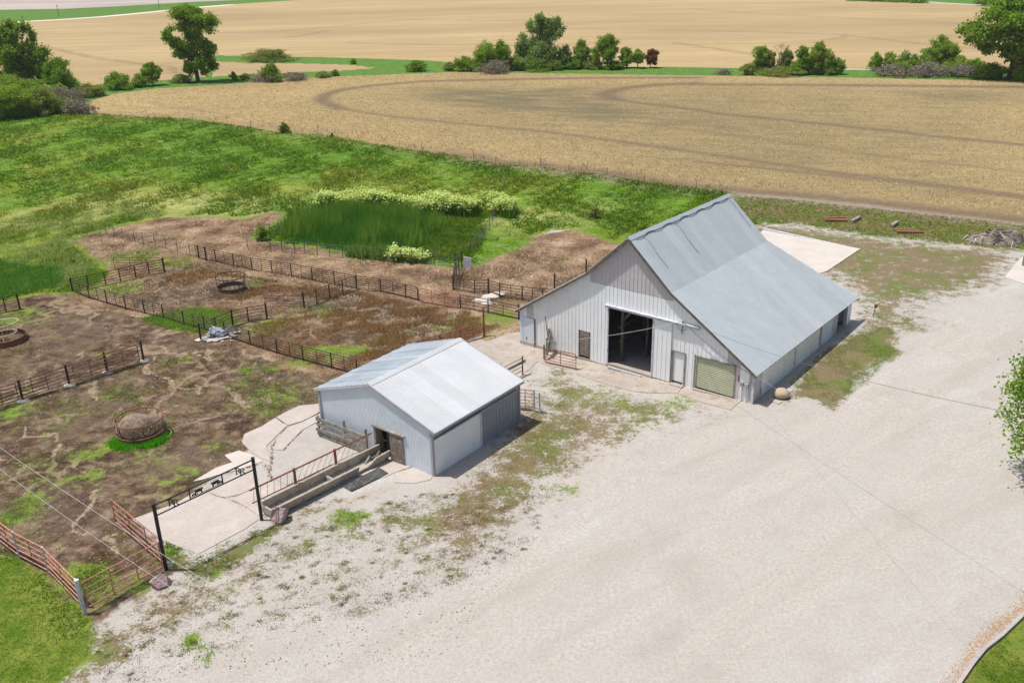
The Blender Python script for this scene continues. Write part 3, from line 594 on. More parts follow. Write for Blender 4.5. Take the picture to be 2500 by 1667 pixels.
ribbed(barn, 0, BWd, zb_front, lambda x: rake(BWd-x)-.05, holes, m_front, .3, 3, M=Mf)
def fl(w, y, z): # front-wall point: w from right corner, y out of the wall
    return bp(w, -y, z)
mb = MB(); mb.box(BWd-17.95, BWd-13.0, -.06, .25, -.95, -.27); mb.box(BWd-10.5, BWd-7.0, -.12, .3, -.6, -.05); mb.box(BWd-13, BWd-10.6, -.03, .25, -.8, -.23); mb.box(BWd-7, BWd+.02, -.02, .25, -.6, -.11)
o = mb.build('foundation', M_conc, barn); o.location = Mf[0]; o.rotation_euler = (0, 0, fa)
# right side wall: local x along l, facing -W
sa = math.atan2(BL[1], BL[0]); Ms = (bp(0, 0, 0), sa)
def m_side(x, lo, hi):
    if x < 1.1 or 12.5 < x < 13.3: return [(M_mauve, None, None)]
    return [(M_white2 if x < 10.2 else M_bluew, None, None)]
ribbed(barn, 0, 13.3, lambda x: -.05+.017*x, lambda x: 2.16, [], m_side, .3, 3, M=Ms)
mb = MB(); mb.box(15.05, 15.86, -.02, .06, -.1, 2.16); o = mb.build('wall_panel', M_white, barn); o.location = Ms[0]; o.rotation_euler = (0, 0, sa)
mb = MB(); mb.box(14.98, 15.06, -.05, .2, .0, 2.2); o = mb.build('door_post', M_whitep, barn); o.location = Ms[0]; o.rotation_euler = (0, 0, sa)
mb = MB(); mb.box(0, 13.3, .0, .3, -.6, -.02); mb.box(13.3, 15.9, -.1, .5, -.2, .25); o = mb.build('foundation', M_conc, barn); o.location = Ms[0]; o.rotation_euler = (0, 0, sa)
# rear wall, left wall
LMAX = lambda w: 13.0 if KW <= w <= BWd-KW else 13.0+(KW-min(w, BWd-w))/KW*(BLn-13.0)
for (a, b) in ((0, KW), (KW, RW_), (RW_, BWd-KW), (BWd-KW, BWd)):
    mb = MB(); p = [bp(a, LMAX(a), -.8), bp(b, LMAX(b), -.8), bp(b, LMAX(b), rake(b)-.05), bp(a, LMAX(a), rake(a)-.05)]; q = [x-bp(0, .04, 0) for x in p]
    mb.add(p+q, [(0, 1, 2, 3), (7, 6, 5, 4)]); mb.build('wall_panel', M_white, barn)
mb = MB(); p = [bp(BWd, 0, -.9), bp(BWd, BLn, -.6), bp(BWd, BLn, 2.1), bp(BWd, 0, 2.1)]; mb.add(p+[x-bp(.05, 0, 0) for x in p], [(0, 1, 2, 3), (7, 6, 5, 4)]); mb.build('wall_panel', M_white, barn)
# hanging gable sheet at the rear corner
mb = MB(); mb.add([bp(-.3, 16.25, 2.0), bp(-.3, 16.6, 1.75), bp(.35, 16.45, 1.55), bp(.4, 16.2, 2.35)], [(0, 1, 2, 3), (3, 2, 1, 0)]); mb.build('loose_sheet', M_mauve, barn)
# roof: corrugated sheets, each one object
def corr(P0, dirL, up, l0, l1, wl, wt_fn, mat, name, parent, rib=.3, hh=.034, th=.02):
    """P0(w,l,z-on-plane) -> point; sheets cover l0..l1"""
    n = max(1, round((l1-l0)/rib)); mb = MB(); prof = []
    for i in range(n):
        a = l0+(l1-l0)*i/n; b = l0+(l1-l0)*(i+1)/n; d = b-a
        prof += [(a, 0), (a+d*.36, 0), (a+d*.45, hh), (a+d*.55, hh), (a+d*.64, 0)]
    prof.append((l1, 0)); vs = []
    for l, z in prof: vs += [P0(wl, l, z), P0(wt_fn(l), l, z)]
    k = len(prof); vs += [P0(wl, l0, -th), P0(wt_fn(l0), l0, -th), P0(wl, l1, -th), P0(wt_fn(l1), l1, -th)]
    fs = [(2*i, 2*i+2, 2*i+3, 2*i+1) for i in range(k-1)]; e = 2*k
    fs += [(e, e+1, e+3, e+2), (e, e+2, 2*k-2, 0), (e+1, 1, 2*k-1, e+3), (e, 0, 1, e+1), (e+2, e+3, 2*k-1, 2*k-2)]
    mb.add(vs, fs); return mb.build(name, mat, parent)
WE = -.28; GO = -.30; LR = 13.27
def P_low(w, l, z): return bp(w, l, EZ+(w-WE)*(KZ-EZ)/(KW-WE)+z)
def P_up(w, l, z): return bp(w, l, KZ+(w-KW)*(RZ-KZ)/(RW_-KW)+z+.03)
def mir(f): return lambda w, l, z: bp(BWd-w, l, f(w, l, z).z)
npan = 15; st = (LR-GO)/npan
for side, (fl_, fu_) in enumerate(((P_low, P_up), (mir(P_low), mir(P_up)))):
    for i in range(npan):
        sag = 0
        corr(fu_, None, None, GO+i*st, GO+(i+1)*st, KW-.12, lambda l: RW_, M_roof, 'roof_panel', barn)
        corr(fl_, None, None, GO+i*st, GO+(i+1)*st, WE, lambda l: KW+.04, M_roof, 'roof_panel', barn)
    L2 = 16.32; m2 = 3; s2 = (L2-LR)/m2
    for i in range(m2):
        corr(fl_, None, None, LR+i*s2, LR+(i+1)*s2, WE, lambda l: KW-(l-LR)/(L2-LR)*(KW-WE)+.001, M_roof, 'roof_panel', barn)
mb = MB(); mb.add([bp(RW_-.22, GO, RZ-.12), bp(RW_, GO, RZ+.09), bp(RW_+.22, GO, RZ-.12), bp(RW_-.22, LR, RZ-.12), bp(RW_, LR, RZ+.09), bp(RW_+.22, LR, RZ-.12)], [(0, 1, 4, 3), (1, 2, 5, 4), (3, 4, 5), (2, 1, 0)]); mb.build('ridge_cap', M_roof, barn)
mb = MB(); pp = []
for i in range(40):
    l = .2+i/39*12.4; pp.append(bp(RW_-.24-.05*math.sin(i*.9), l, RZ-.16-.05*math.sin(i*.9)+.05))
mb.path(pp, .018, 5)
for l in (1.0, 4.9, 12.6): mb.path([bp(RW_-.24, l, RZ-.10), bp(RW_-.7, l+.15, RZ-.50), bp(RW_-1.3, l+.02, RZ-1.06), bp(RW_-2.2, l+.04, RZ-1.93)], .012, 4)
mb.build('lightning_cable', M_wire, barn)
# rake boards and rafters ends
for sg in (0, 1):
    for a, b in ((WE, KW), (KW, RW_)):
        A = [bp((BWd-w) if sg else w, GO+.02, rake(w if w >= 0 else 0)+(0 if w >= 0 else (w)*.663)-.12) for w in (a, b)]
        mb = MB(); mb.plank(A[0], A[1], .16, .05); mb.build('rake_board', M_woodd, barn)
        for k in range(1, 6):
            w = a+(b-a)*k/6; z = rake(max(w, 0))-.15; ww = (BWd-w) if sg else w
            mb = MB(); mb.plank(bp(ww, GO+.04, z), bp(ww, .0, z), .09, .09); mb.build('lookout', M_woodd, barn)
for i in range(24):
    l = .4+i*.66; mb = MB(); mb.plank(bp(-.24, l, EZ-.09), bp(.1, l, EZ+.10), .10, .05); mb.build('rafter_tail', M_woodd, barn)
# door frame, track, sliding door
def fbox(name, w0, w1, y0, y1, z0, z1, m, parent=None):
    mb = MB(); mb.box(BWd-w1, BWd-w0, -y1, -y0, z0, z1); o = mb.build(name, m, parent or barn)
    if (parent or barn) is barn: o.location = Mf[0]; o.rotation_euler = (0, 0, fa)
    return o
tr = fbox('door_track', 3.75, 10.65, .03, .20, 3.96, 4.10, M_whitep); fbox('track_cover', 3.75, 10.65, .02, .26, 4.10, 4.13, M_whitep)
# sliding leaf standing right of the opening
ribbed(barn, 0, 1.34, lambda x: -.10, lambda x: 3.93, [], lambda x, a, b: [(M_white, None, None)], .3, 10, M=(bp(7.02, -.09, 0), fa), name='sliding_door')
fbox('door_jamb', 6.96, 7.04, .0, .14, -.1, 3.95, M_whitep); fbox('door_jamb', 10.44, 10.52, .0, .05, -.1, 3.95, M_whitep)
fbox('door_sill', 7.6, 10.2, .30, .42, -.22, -.10, M_whitep)
# white man door
d = fbox('door', 4.70, 5.54, -.10, -.05, .02, 2.06, M_white); 
for a, b, c, e in ((4.62, 4.70, -.15, 2.14), (5.54, 5.62, -.15, 2.14), (4.70, 5.54, 2.06, 2.14)): fbox('door_frame', a, b, -.12, .05, c, e, M_wood)
h_ = MB(); h_.box(BWd-4.82, BWd-4.78, .0, .04, 1.0, 1.05); k = h_.build('handle', M_black, d); 
fbox('door_step', 4.6, 5.5, .12, .42, -.16, -.06, M_conc)
# roll-up door
t_ = NT('x'); mb = MB(); nsl = 17
for i in range(nsl):
    z0 = .03+i*2.08/nsl; z1 = .03+(i+1)*2.08/nsl
    mb.add([(BWd-3.93, .07, z0), (BWd-1.28, .07, z0), (BWd-1.28, .03, (z0+z1)/2-.01), (BWd-3.93, .03, (z0+z1)/2-.01), (BWd-1.28, .07, z1), (BWd-3.93, .07, z1)], [(0, 1, 2, 3), (3, 2, 4, 5)])
o = mb.build('rollup_door', M_garage, barn); o.location = Mf[0]; o.rotation_euler = (0, 0, fa)
for a, b, c, e in ((1.2, 1.28, -.1, 2.2), (3.93, 4.02, -.1, 2.2), (1.2, 4.02, 2.12, 2.2)): fbox('door_frame', a, b, -.1, .05, c, e, M_wood)
fbox('sign_plaque', 2.45, 2.95, .03, .07, 2.24, 2.42, M_mauve)
fbox('door_step', 3.0, 3.9, .10, .30, -.08, .02, M_conc); fbox('door_step', 1.3, 3.0, .06, .22, -.08, .01, M_conc)
fbox('wooden_door', 12.02, 12.76, -.06, .0, -.05, 1.7, M_door)
for a, b in ((11.9, 12.0), (12.76, 12.84)): fbox('door_frame', a, b, -.1, .03, -.2, 1.78, M_woodd)
# tin covered door at the left
ribbed(barn, 0, 1.02, lambda x: -.46, lambda x: 1.62, [], lambda x, a, b: [(M_bluew, None, None)], .1, 12, .012, .03, M=(bp(17.66, -.05, 0), fa), name='tin_door')
fbox('door_frame', 16.58, 16.64, .0, .09, -.5, 1.66, M_woodd); fbox('door_frame', 17.64, 17.69, .0, .08, -.4, 1.66, M_bluew)
fbox('latch', 17.30, 17.36, .07, .10, -.02, .12, M_black)
# corner trim, fittings
fbox('corner_trim', -.05, .14, .0, .05, -.2, 2.1, M_whitep); fbox('corner_trim', BWd-.1, BWd+.04, .0, .04, -.4, 2.0, M_bluew)
fbox('meter_box', .62, .80, .03, .16, 1.0, 1.28, M_greyw); fbox('meter_box', .30, .52, .03, .15, .95, 1.25, M_trim)
fbox('conduit', .68, .72, .03, .07, -.15, 1.0, M_trim); fbox('conduit', .40, .43, .03, .07, -.15, .95, M_whitep); fbox('conduit', .14, .17, .05, .08, .2, 1.9, M_trim)
fbox('thermometer', .95, 1.04, .03, .06, 1.25, 1.62, M_rust)
mb = MB(); mb.path([bp(4.95, -.12, 3.4), bp(4.9, -.12, 4.2)], .03, 6); mb.path([bp(4.96+.35*math.cos(a), -.12, 3.95+.3*math.sin(a)) for a in [i*.5 for i in range(14)]], .012, 5)
mb.bar(bp(4.92, -.10, 4.2), bp(4.92, -.16, 4.2), .05); mb.bar(bp(4.95, -.10, 3.6), bp(4.95, -.16, 3.6), .04); mb.build('wire_mast', M_wire, barn)
mb = MB(); mb.path([bp(-.06, 10.2, 2.0), bp(-.06, 10.2, .45), bp(-.14, 10.25, .3)], .05, 6); mb.build('downspout', M_trim, barn)
mb = MB(); mb.path([bp(-.05, 6.0, 1.6), bp(-.06, 6.05, .4), bp(-.16, 6.1, .25)], .03, 6); mb.build('downspout', M_whitep, barn)
mb = MB(); mb.path([bp(-.05, 1.0, .75), bp(-.07, 1.0, .35), bp(-.09, .85, .3)], .02, 6); mb.build('door_hook', M_rust, barn)
# inside the barn
for (w_, l_) in ((10.1, 1.2), (10.2, 4.2), (9.1, 2.8), (7.3, 4.5), (10.3, 7.5), (7.3, 7.5)):
    mb = MB(); mb.box(-.09, .09, -.09, .09, -.2, 5.6); o = mb.build('post', M_woodd, barn); o.location = bp(w_, l_, 0); o.rotation_euler = (0, 0, fa)
mb = MB()
for l_ in (1.2, 4.2, 7.5): mb.plank(bp(10.2, l_, 2.6), bp(9.0, l_, 3.9), .14, .08); mb.plank(bp(10.2, l_, 3.9), bp(7.2, l_, 3.9), .2, .08)
mb.plank(bp(10.25, 1.0, 2.2), bp(10.25, 7.5, 2.2), .14, .05); mb.plank(bp(10.25, 1.0, 1.2), bp(10.25, 7.5, 1.2), .14, .05); mb.build('beam', M_woodd, barn)
mb = MB(); cxx = bp(7.6, 2.6, 0)
ldr = thing('ladder', cxx, 'pale metal ladder leaning inside the dark barn doorway', 'ladder', fa)
for x in (-.22, .22): mb = MB(); mb.bar((x, .0, 0), (x+.15, 1.0, 3.4), .035); mb.build('rail', M_greyw, ldr)
for k in range(9):
    f = (k+1)/10; mb = MB(); mb.bar((-.22+.15*f, f, 3.4*f), (.22+.15*f, f, 3.4*f), .02); mb.build('rung', M_greyw, ldr)
def lump(name, c, sx, sy, sz, m, seed, n=3, parent=None, rz=0, rough=.25, flat=-.3):
    import bmesh
    b = bmesh.new(); bmesh.ops.create_icosphere(b, subdivisions=n, radius=1); r = random.Random(seed)
    ks = [(Vector((r.gauss(0, 1), r.gauss(0, 1), r.gauss(0, 1))).normalized(), r.uniform(1, 5), r.uniform(0, 6)) for _ in range(9)]
    for v in b.verts:
        d = sum(math.sin(v.co.dot(k)*f+p)/(1+f*.4) for k, f, p in ks)*rough*.5
        v.co *= 1+d; v.co.z = max(v.co.z, flat); v.co = Vector((v.co.x*sx, v.co.y*sy, v.co.z*sz))
    me = bpy.data.meshes.new(name); b.to_mesh(me); b.free(); me.materials.append(m)
    if rough < .12:
        me.polygons.foreach_set('use_smooth', [True]*len(me.polygons))
    o = bpy.data.objects.new(name, me); col.objects.link(o); o.location = c; o.rotation_euler = (0, 0, rz)
    if parent: o.parent = parent
    return o
o = lump('covered_heap', Vector((BO[0], BO[1], -.1))+bp(7.2, 2.3, 0), .95, .7, .75, M_woodd, 4); setp(o, 'dark covered heap just inside the barn doorway at its right', 'heap')
o = lump('old_tire', Vector((BO[0], BO[1], .0))+bp(8.8, 4.0, 0), .45, .45, .22, M_mat, 9, rough=.06); setp(o, 'old black tyre lying on the floor deep inside the barn', 'tyre')
ldr.location = Vector((BO[0], BO[1], -.1))+cxx-Vector((0, 0, 0))
# ------------------------------------------------------------------ the small shed
SO = np.array([-4.3435, 43.2887]); SA = .9145; SL = np.array([math.cos(SA), math.sin(SA)]); SW = np.array([-SL[1], SL[0]]); sz0 = H(*SO)
shed = thing('shed', (SO[0], SO[1], sz0), 'small pale blue metal shed with white and grey gable roof', 'shed', 0)
def sp(w, l, z): return Vector((SW[0]*w+SL[0]*l, SW[1]*w+SL[1]*l, z))
SWd, SLn = 8.678, 7.655
def srake(w): return 2.716+(w+.31)*(4.2725-2.716)/(4.437+.31) if w < 4.437 else 4.2725+(w-4.437)*(2.757-4.2725)/(8.989-4.437)
sf = math.atan2(-SW[1], -SW[0]); Mq = (sp(SWd, 0, 0), sf)
ribbed(shed, 0, SWd, lambda x: -.02 if SWd-x < 3 else -.25, lambda x: srake(SWd-x)-.05, [(SWd-4.33, SWd-2.12, -9, 1.72)], lambda x, a, b: [(M_bluew, None, None)], .1085, 10, .012, .035, M=Mq)
ss_ = math.atan2(SL[1], SL[0]); Mr = (sp(0, 0, 0), ss_)
ribbed(shed, 3.98, SLn, lambda x: -.28, lambda x: 2.68, [], lambda x, a, b: [(M_greyw, None, None)], .306, 3, .025, .05, M=Mr)
ribbed(shed, 0.02, 3.98, lambda x: -.1, lambda x: 2.68, [], lambda x, a, b: [(M_greyw, None, None)], .3, 20, M=Mr)
ribbed(shed, 0, 3.9, lambda x: -.12, lambda x: 2.15, [], lambda x, a, b: [(M_white, None, None)], .1, 39, .006, .03, M=(sp(-.09, .08, 0), ss_), name='sliding_door')
mb = MB(); mb.box(3.9, 4.06, -.12, 0, -.2, 2.2); o = mb.build('door_edge_trim', M_whitep, shed); o.location = Mr[0]; o.rotation_euler = (0, 0, ss_)
mb = MB(); mb.bar((.75, -.15, 2.22), (7.55, -.15, 2.22), .055, 8); o = mb.build('door_rail', M_trim, shed); o.location = Mr[0]; o.rotation_euler = (0, 0, ss_)
mb = MB(); mb.box(7.2, 7.4, -.16, -.04, 2.3, 2.42); o = mb.build('light_fitting', M_trim, shed); o.location = Mr[0]; o.rotation_euler = (0, 0, ss_)
for (pa, pb) in ((sp(SWd, 0, -.6), sp(SWd, SLn, -.6)), (sp(SWd, SLn, -.6), sp(0, SLn, -.6))):
    mb = MB(); mb.add([pa, pb, pb+Vector((0, 0, 3.2)), pa+Vector((0, 0, 3.2))], [(0, 1, 2, 3), (3, 2, 1, 0)]); mb.build('wall_panel', M_bluew, shed)
mb = MB(); mb.add([sp(0, SLn, 2.4), sp(SWd, SLn, 2.4), sp(4.437, SLn, 4.2)], [(0, 1, 2), (2, 1, 0)]); mb.build('wall_panel', M_bluew, shed)
for i in range(8):
    a = -.08+i*(SLn+.16)/8; b = -.08+(i+1)*(SLn+.16)/8
    corr(lambda w, l, z: sp(w, l, 2.716+(w+.31)*.32789+z), None, None, a, b, -.31, lambda l: 4.437, M_roof_w, 'roof_panel', shed, rib=.24, hh=.007)
n9 = 9
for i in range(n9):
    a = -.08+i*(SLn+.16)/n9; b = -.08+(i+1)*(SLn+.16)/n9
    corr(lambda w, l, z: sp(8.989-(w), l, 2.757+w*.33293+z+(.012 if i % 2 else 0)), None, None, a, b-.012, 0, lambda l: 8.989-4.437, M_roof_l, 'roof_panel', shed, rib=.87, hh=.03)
mb = MB(); mb.add([sp(4.2, -.1, 4.22), sp(4.437, -.1, 4.325), sp(4.67, -.1, 4.22), sp(4.2, SLn+.1, 4.22), sp(4.437, SLn+.1, 4.325), sp(4.67, SLn+.1, 4.22)], [(0, 1, 4, 3), (1, 2, 5, 4), (3, 4, 5), (2, 1, 0)]); mb.build('ridge_cap', M_roof_w, shed)
for a, b in ((-.31, 4.437), (4.437, 8.989)):
    for l_ in (-.11, SLn+.11):
        mb = MB(); mb.plank(sp(a, l_, srake(a)-.06), sp(b, l_, srake(b)-.06), .17, .06); mb.build('rake_trim', M_trim if a < 0 else M_whitep, shed)
mb = MB(); mb.plank(sp(-.33, -.1, 2.64), sp(-.33, SLn+.1, 2.64), .14, .04); mb.build('eave_trim', M_trim, shed)
for (w_, l_, m) in ((0, 0, M_trim), (SWd, 0, M_trim), (0, SLn, M_trim)):
    mb = MB(); mb.box(-.10, .10, -.05, .05, -.3, srake(w_)-.1); o = mb.build('corner_trim', m, shed); o.location = sp(w_, l_, 0)+sp(0, -.01, 0); o.rotation_euler = (0, 0, sf)
    mb = MB(); mb.box(-.08, .08, -.05, .05, -.3, srake(w_)-.1); o = mb.build('corner_trim', m, shed); o.location = sp(w_-.012, l_, 0); o.rotation_euler = (0, 0, ss_)
def sbox(name, w0, w1, y0, y1, z0, z1, m):
    mb = MB(); mb.box(SWd-w1, SWd-w0, -y1, -y0, z0, z1); o = mb.build(name, m, shed); o.location = Mq[0]; o.rotation_euler = (0, 0, sf); return o
sbox('door_header', 1.95, 4.4, .0, .14, 1.72, 1.80, M_wood); sbox('door_frame', 4.22, 4.36, -.5, .06, -.2, 1.72, M_wood); sbox('door_frame', 3.98, 4.2, -.9, -.8, -.2, 1.72, M_wood)
sbox('sliding_door', 2.12, 3.10, .03, .08, -.08, 1.70, M_door); sbox('inner_partition', 3.2, 4.2, -1.9, -1.8, -.2, 1.9, M_woodd); sbox('inner_rail', 3.1, 4.2, -1.75, -1.70, .5, .62, M_wood)
# board fence standing at the shed wall
bf = thing('board_fence', (SO[0], SO[1], sz0), 'weathered grey board fence along the foot of the pale blue shed wall', 'fence')
for z, dz, sk in ((.98, .24, .02), (.62, .22, .0), (.30, .22, .06), (.02, .2, .0)):
    mb = MB(); mb.plank(sp(8.80, -.36-sk, z), sp(4.65, -.34, z-.02), dz, .05); mb.build('board', M_wood, bf)
for w_ in (8.72, 6.5, 4.75): mb = MB(); mb.box(-.06, .06, -.06, .06, -.3, 1.5 if w_ < 8 else 1.15); o = mb.build('post', M_wood, bf); o.location = sp(w_, -.27, 0)
# ------------------------------------------------------------------ feed bunk
tr0 = G(665, 1269); tr1 = G(952, 1123); td = (tr1-tr0); TL = td.length; ta = math.atan2(td.y, td.x)
def bunk(x0, x1, label, low=None, name='feed_trough'):
    t = thing(name, tr0+Vector((math.cos(ta)*x0, math.sin(ta)*x0, 0)), label, 'feed trough', ta, 'concrete feed troughs in a row')
    L_ = x1-x0
    back = MB(); back.prism([(0, .80), (L_, .80), (L_, .92), (0, .92)], 0.1, .72); back.build('back_wall', M_trough, t)
    fl_ = MB(); fl_.prism([(0, .10), (L_, .10), (L_, .82), (0, .82)], .10, .24); fl_.build('floor', M_trough, t)
    if low is None:
        fr = MB(); fr.add([(0, .10, .05), (L_, .10, .05), (L_, .20, .05), (0, .20, .05), (0, -.10, .60), (L_, -.10, .60), (L_, .0, .60), (0, .0, .60)], [(3, 2, 1, 0), (4, 5, 6, 7), (0, 1, 5, 4), (1, 2, 6, 5), (2, 3, 7, 6), (3, 0, 4, 7)])
    else:
        fr = MB(); pr = [(0, .05), (L_, .05), (L_, .66), (L_*.55, .60), (L_*.32, .24), (0, .22)]
        fr.add([(x, .10-.2*z/.6+.03, z) for x, z in pr]+[(x, .20-.2*z/.6+.03, z) for x, z in pr], [tuple(range(6)), tuple(range(11, 5, -1))]+[(i, 6+i, 6+(i+1) % 6, (i+1) % 6) for i in range(6)])
    fr.build('front_wall', M_trough, t)
    if low is None:
        en = MB(); en.box(-.02, .08, .0, .9, .08, .50); en.build('end_wall', M_trough, t)
    for x in (.25, L_*.5, L_-.3): b_ = MB(); b_.box(x-.18, x+.18, .12, .85, -.08, .11); b_.build('foot', M_trough, t)
    return t
bunk(.05, TL*.50, 'concrete feed trough nearest the arch gate, beside the pink boulder')
bunk(TL*.505, TL*.72, 'middle concrete feed trough between the end trough and the broken one')
t = bunk(TL*.725, TL*1.0, 'broken concrete feed trough with missing front wall next to the shed door', low=1)
for i, (x, y, a, l_) in enumerate(((.4, .5, .3, .5), (.75, .45, -.5, .7), (1.05, .5, .2, .6))):
    c = tr0+Vector((math.cos(ta)*(TL*.80+x), math.sin(ta)*(TL*.80+x), .3)); e = Vector((math.cos(ta+a)*l_/2, math.sin(ta+a)*l_/2, .12)); q = Vector((-math.sin(ta), math.cos(ta), 0))*y
    mb = MB(); mb.plank(c-e+q, c+e+q, .2, .10); setp(mb.build('broken_plank', M_woodd if i else M_wood, None), ['splintered plank lying lowest in the broken feed trough', 'dark plank slanting up in the broken feed trough', 'short dark plank nearest the shed in the broken feed trough'][i], 'plank')
mt = MB(); A = [G(836, 1188), G(926, 1143), (G(948, 1157)), G(858, 1201)]
mt.add([p+Vector((0, 0, .075)) for p in A]+[p+Vector((0, 0, .04)) for p in A], [(0, 1, 2, 3), (7, 6, 5, 4), (0, 4, 5, 1), (1, 5, 6, 2), (2, 6, 7, 3), (3, 7, 4, 0)][:2]+[(1, 0, 4, 5), (2, 1, 5, 6), (3, 2, 6, 7), (0, 3, 7, 4)]); import bmesh
o = mt.build('rubber_mat', M_mat); b = bmesh.new(); b.from_mesh(o.data); bmesh.ops.recalc_face_normals(b, faces=b.faces[:]); b.to_mesh(o.data); b.free(); setp(o, 'black rubber mat lying beside the broken feed trough', 'mat')
# ------------------------------------------------------------------ pipe fences and gates
def wpt(u, v): p = G(u, v); return p
def fence(pts, hh, nr, label, m=None, mp=None, r=.024, pr=.05, mid=True, big=(), z0=.18, cat='fence', group=None, vary=True):
    m = m or M_dark; mp = mp or m; P = [wpt(*p) for p in pts]
    t = thing('pipe_fence', P[0], label, cat, 0, group)
    for i, p in enumerate(P):
        q = p-P[0]; bg_ = i in big
        mb = MB(); mb.bar(q+Vector((0, 0, -.1)), q+Vector((random.uniform(-.02, .02), random.uniform(-.02, .02), hh+(.16 if bg_ else .05))), pr*(1.5 if bg_ else 1), 7); mb.build('post', mp, t)
        if i < len(P)-1 and mid and (P[i+1]-p).length > 1.6:
            s = q.lerp(P[i+1]-P[0], .5); mb = MB(); mb.bar(s+Vector((0, 0, .1)), s+Vector((0, 0, hh+.02)), pr*.5, 5); mb.build('stay', m, t)
    for k in range(nr):
        z = z0+(hh-z0)*k/(nr-1)
        mb = MB()
        for i in range(len(P)-1):
            a = P[i]-P[0]+Vector((0, 0, z)); b = P[i+1]-P[0]+Vector((0, 0, z)); mb.bar(a, b, r*(1.35 if k == nr-1 else 1), 5, cap=False)
        mb.build('rail', m, t)
    return t
def gate(a, b, hh, nr, label, m, z0=.12, name='tube_gate', bend=True, ups=1, group=None, r=.026, tilt=0):
    A, B = Vector(a), Vector(b); t = thing(name, A, label, 'gate', math.atan2(B.y-A.y, B.x-A.x), group); L_ = (B-A).length; dz = B.z-A.z
    Lh = math.hypot(B.x-A.x, B.y-A.y)
    f = lambda x, z: Vector((x, 0, z+dz*x/Lh))
    mb = MB(); rr = .14 if bend else .0
    mb.path([f(0, z0), f(0, hh-rr), f(rr*.35, hh-rr*.35), f(rr, hh), f(Lh-rr, hh), f(Lh-rr*.35, hh-rr*.35), f(Lh, hh-rr), f(Lh, z0), f(0.01, z0)], r*1.15, 6); mb.build('frame', m, t)
    for k in range(1, nr-1):
        mb = MB(); z = z0+(hh-z0)*(k/(nr-1))**1.12; mb.bar(f(0, z), f(Lh, z), r*.85, 5); mb.build('rail', m, t)
    for k in range(ups):
        x = Lh*(k+1)/(ups+1); mb = MB(); mb.bar(f(x, z0), f(x, hh), r*1.0, 5); mb.build('upright', m, t)
    return t
fence([(486, 631), (504, 635), (528, 640), (571, 649), (616, 660), (665, 667), (712, 674), (763, 684), (817, 694), (871, 705), (930, 713), (991, 727), (1021, 735)], 1.15, 6, 'long dark pipe fence across the upper pens, left of the red gate', big=(0, 1))
fence([(1124, 753), (1192, 765), (1267, 782)], 1.15, 5, 'short dark pipe fence running from the maroon gate to the left corner of the barn', big=(2,))
gate(wpt(1024, 738), wpt(1118, 754), 1.2, 6, 'faded maroon tube gate set in the long upper pen fence', M_maroon, ups=2)
fence([(871, 705), (838, 717), (805, 728), (774, 740), (743, 751)], 1.15, 6, 'dark pipe cross fence leading down from the long upper fence to the maroon gate', big=(4,))
gate(wpt(743, 751), wpt(648, 749), 1.22, 6, 'maroon tube gate standing between the two inner pens', M_maroon)
fence([(652, 779), (607, 786), (569, 796), (530, 812), (491, 831)], 1.2, 5, 'dark pipe fence corner beside the tarp heap', big=(0, 2, 4), mid=False)
fence([(178, 713), (219, 729), (262, 741), (308, 755), (354, 766), (400, 778), (450, 794), (500, 807), (550, 822), (612, 843), (677, 864), (741, 882), (811, 900), (873, 917)], 1.15, 6, 'longest dark pipe fence slanting across the brown pen down to the shed', big=(0,))
fence([(178, 713), (217, 704), (259, 696), (295, 687), (332, 678), (365, 670), (402, 663)], 1.15, 5, 'dark pipe fence around the green corner at the far left of the pens', big=(6,))
gate(wpt(400, 661), wpt(281, 660), 1.2, 6, 'brown tube gate beyond the green corner at the far left of the pens', M_rust, ups=2)
fence([(49, 754), (15, 761), (-30, 770), (-80, 780)], 1.2, 6, 'dark pipe fence cut off by the left edge behind the cream hay ring', big=(0,))
Hh = [(351, 881), (262, 909), (170, 940), (56, 979), (-40, 1010)]
fence(Hh, 1.35, 6, 'dark pipe fence with concrete footings across the left of the brown pen', mid=False, big=(0, 1, 2, 3))
gate(wpt(342, 886), wpt(185, 937), 1.38, 6, 'rust brown tube gate right of its twin in the left pen fence', M_rust, ups=3, group='tube gates hung on the left pen fence')
gate(wpt(120, 955), wpt(-30, 1004), 1.30, 6, 'rust brown tube gate at the left edge in the left pen fence', M_rust, ups=3, group='tube gates hung on the left pen fence')
for i, p in enumerate(Hh[:4]):
    o = lump('concrete_footing', wpt(*p)+Vector((.05, -.05, .0)), .42, .3, .13, M_conw, 20+i, 2, rough=.12); setp(o, ['pale concrete footing under the end post by the rust gate', 'pale concrete footing under the second post of the gate fence', 'pale concrete footing under the third post of the gate fence', 'pale concrete footing nearest the left edge under the gate fence'][i], 'footing', 'concrete footings under the gate fence')
fence([(1412, 650), (1320, 715), (1270, 775)], .2, 2, 'low pipe stubs behind the barn by the straw pen', mid=False) if False else None
fence([(1107, 708), (1159, 717), (1193, 716), (1220, 725), (1275, 733), (1325, 738), (1400, 745)], 1.15, 5, 'dark pipe fence of the pen beside the barn, behind the pale stone slabs', big=(0, 2))
fence([(1107, 708), (1110, 690), (1114, 674), (1120, 660), (1127, 648)], 1.3, 6, 'dark pipe fence running up from the pen corner to the white board', mid=False, group=None)
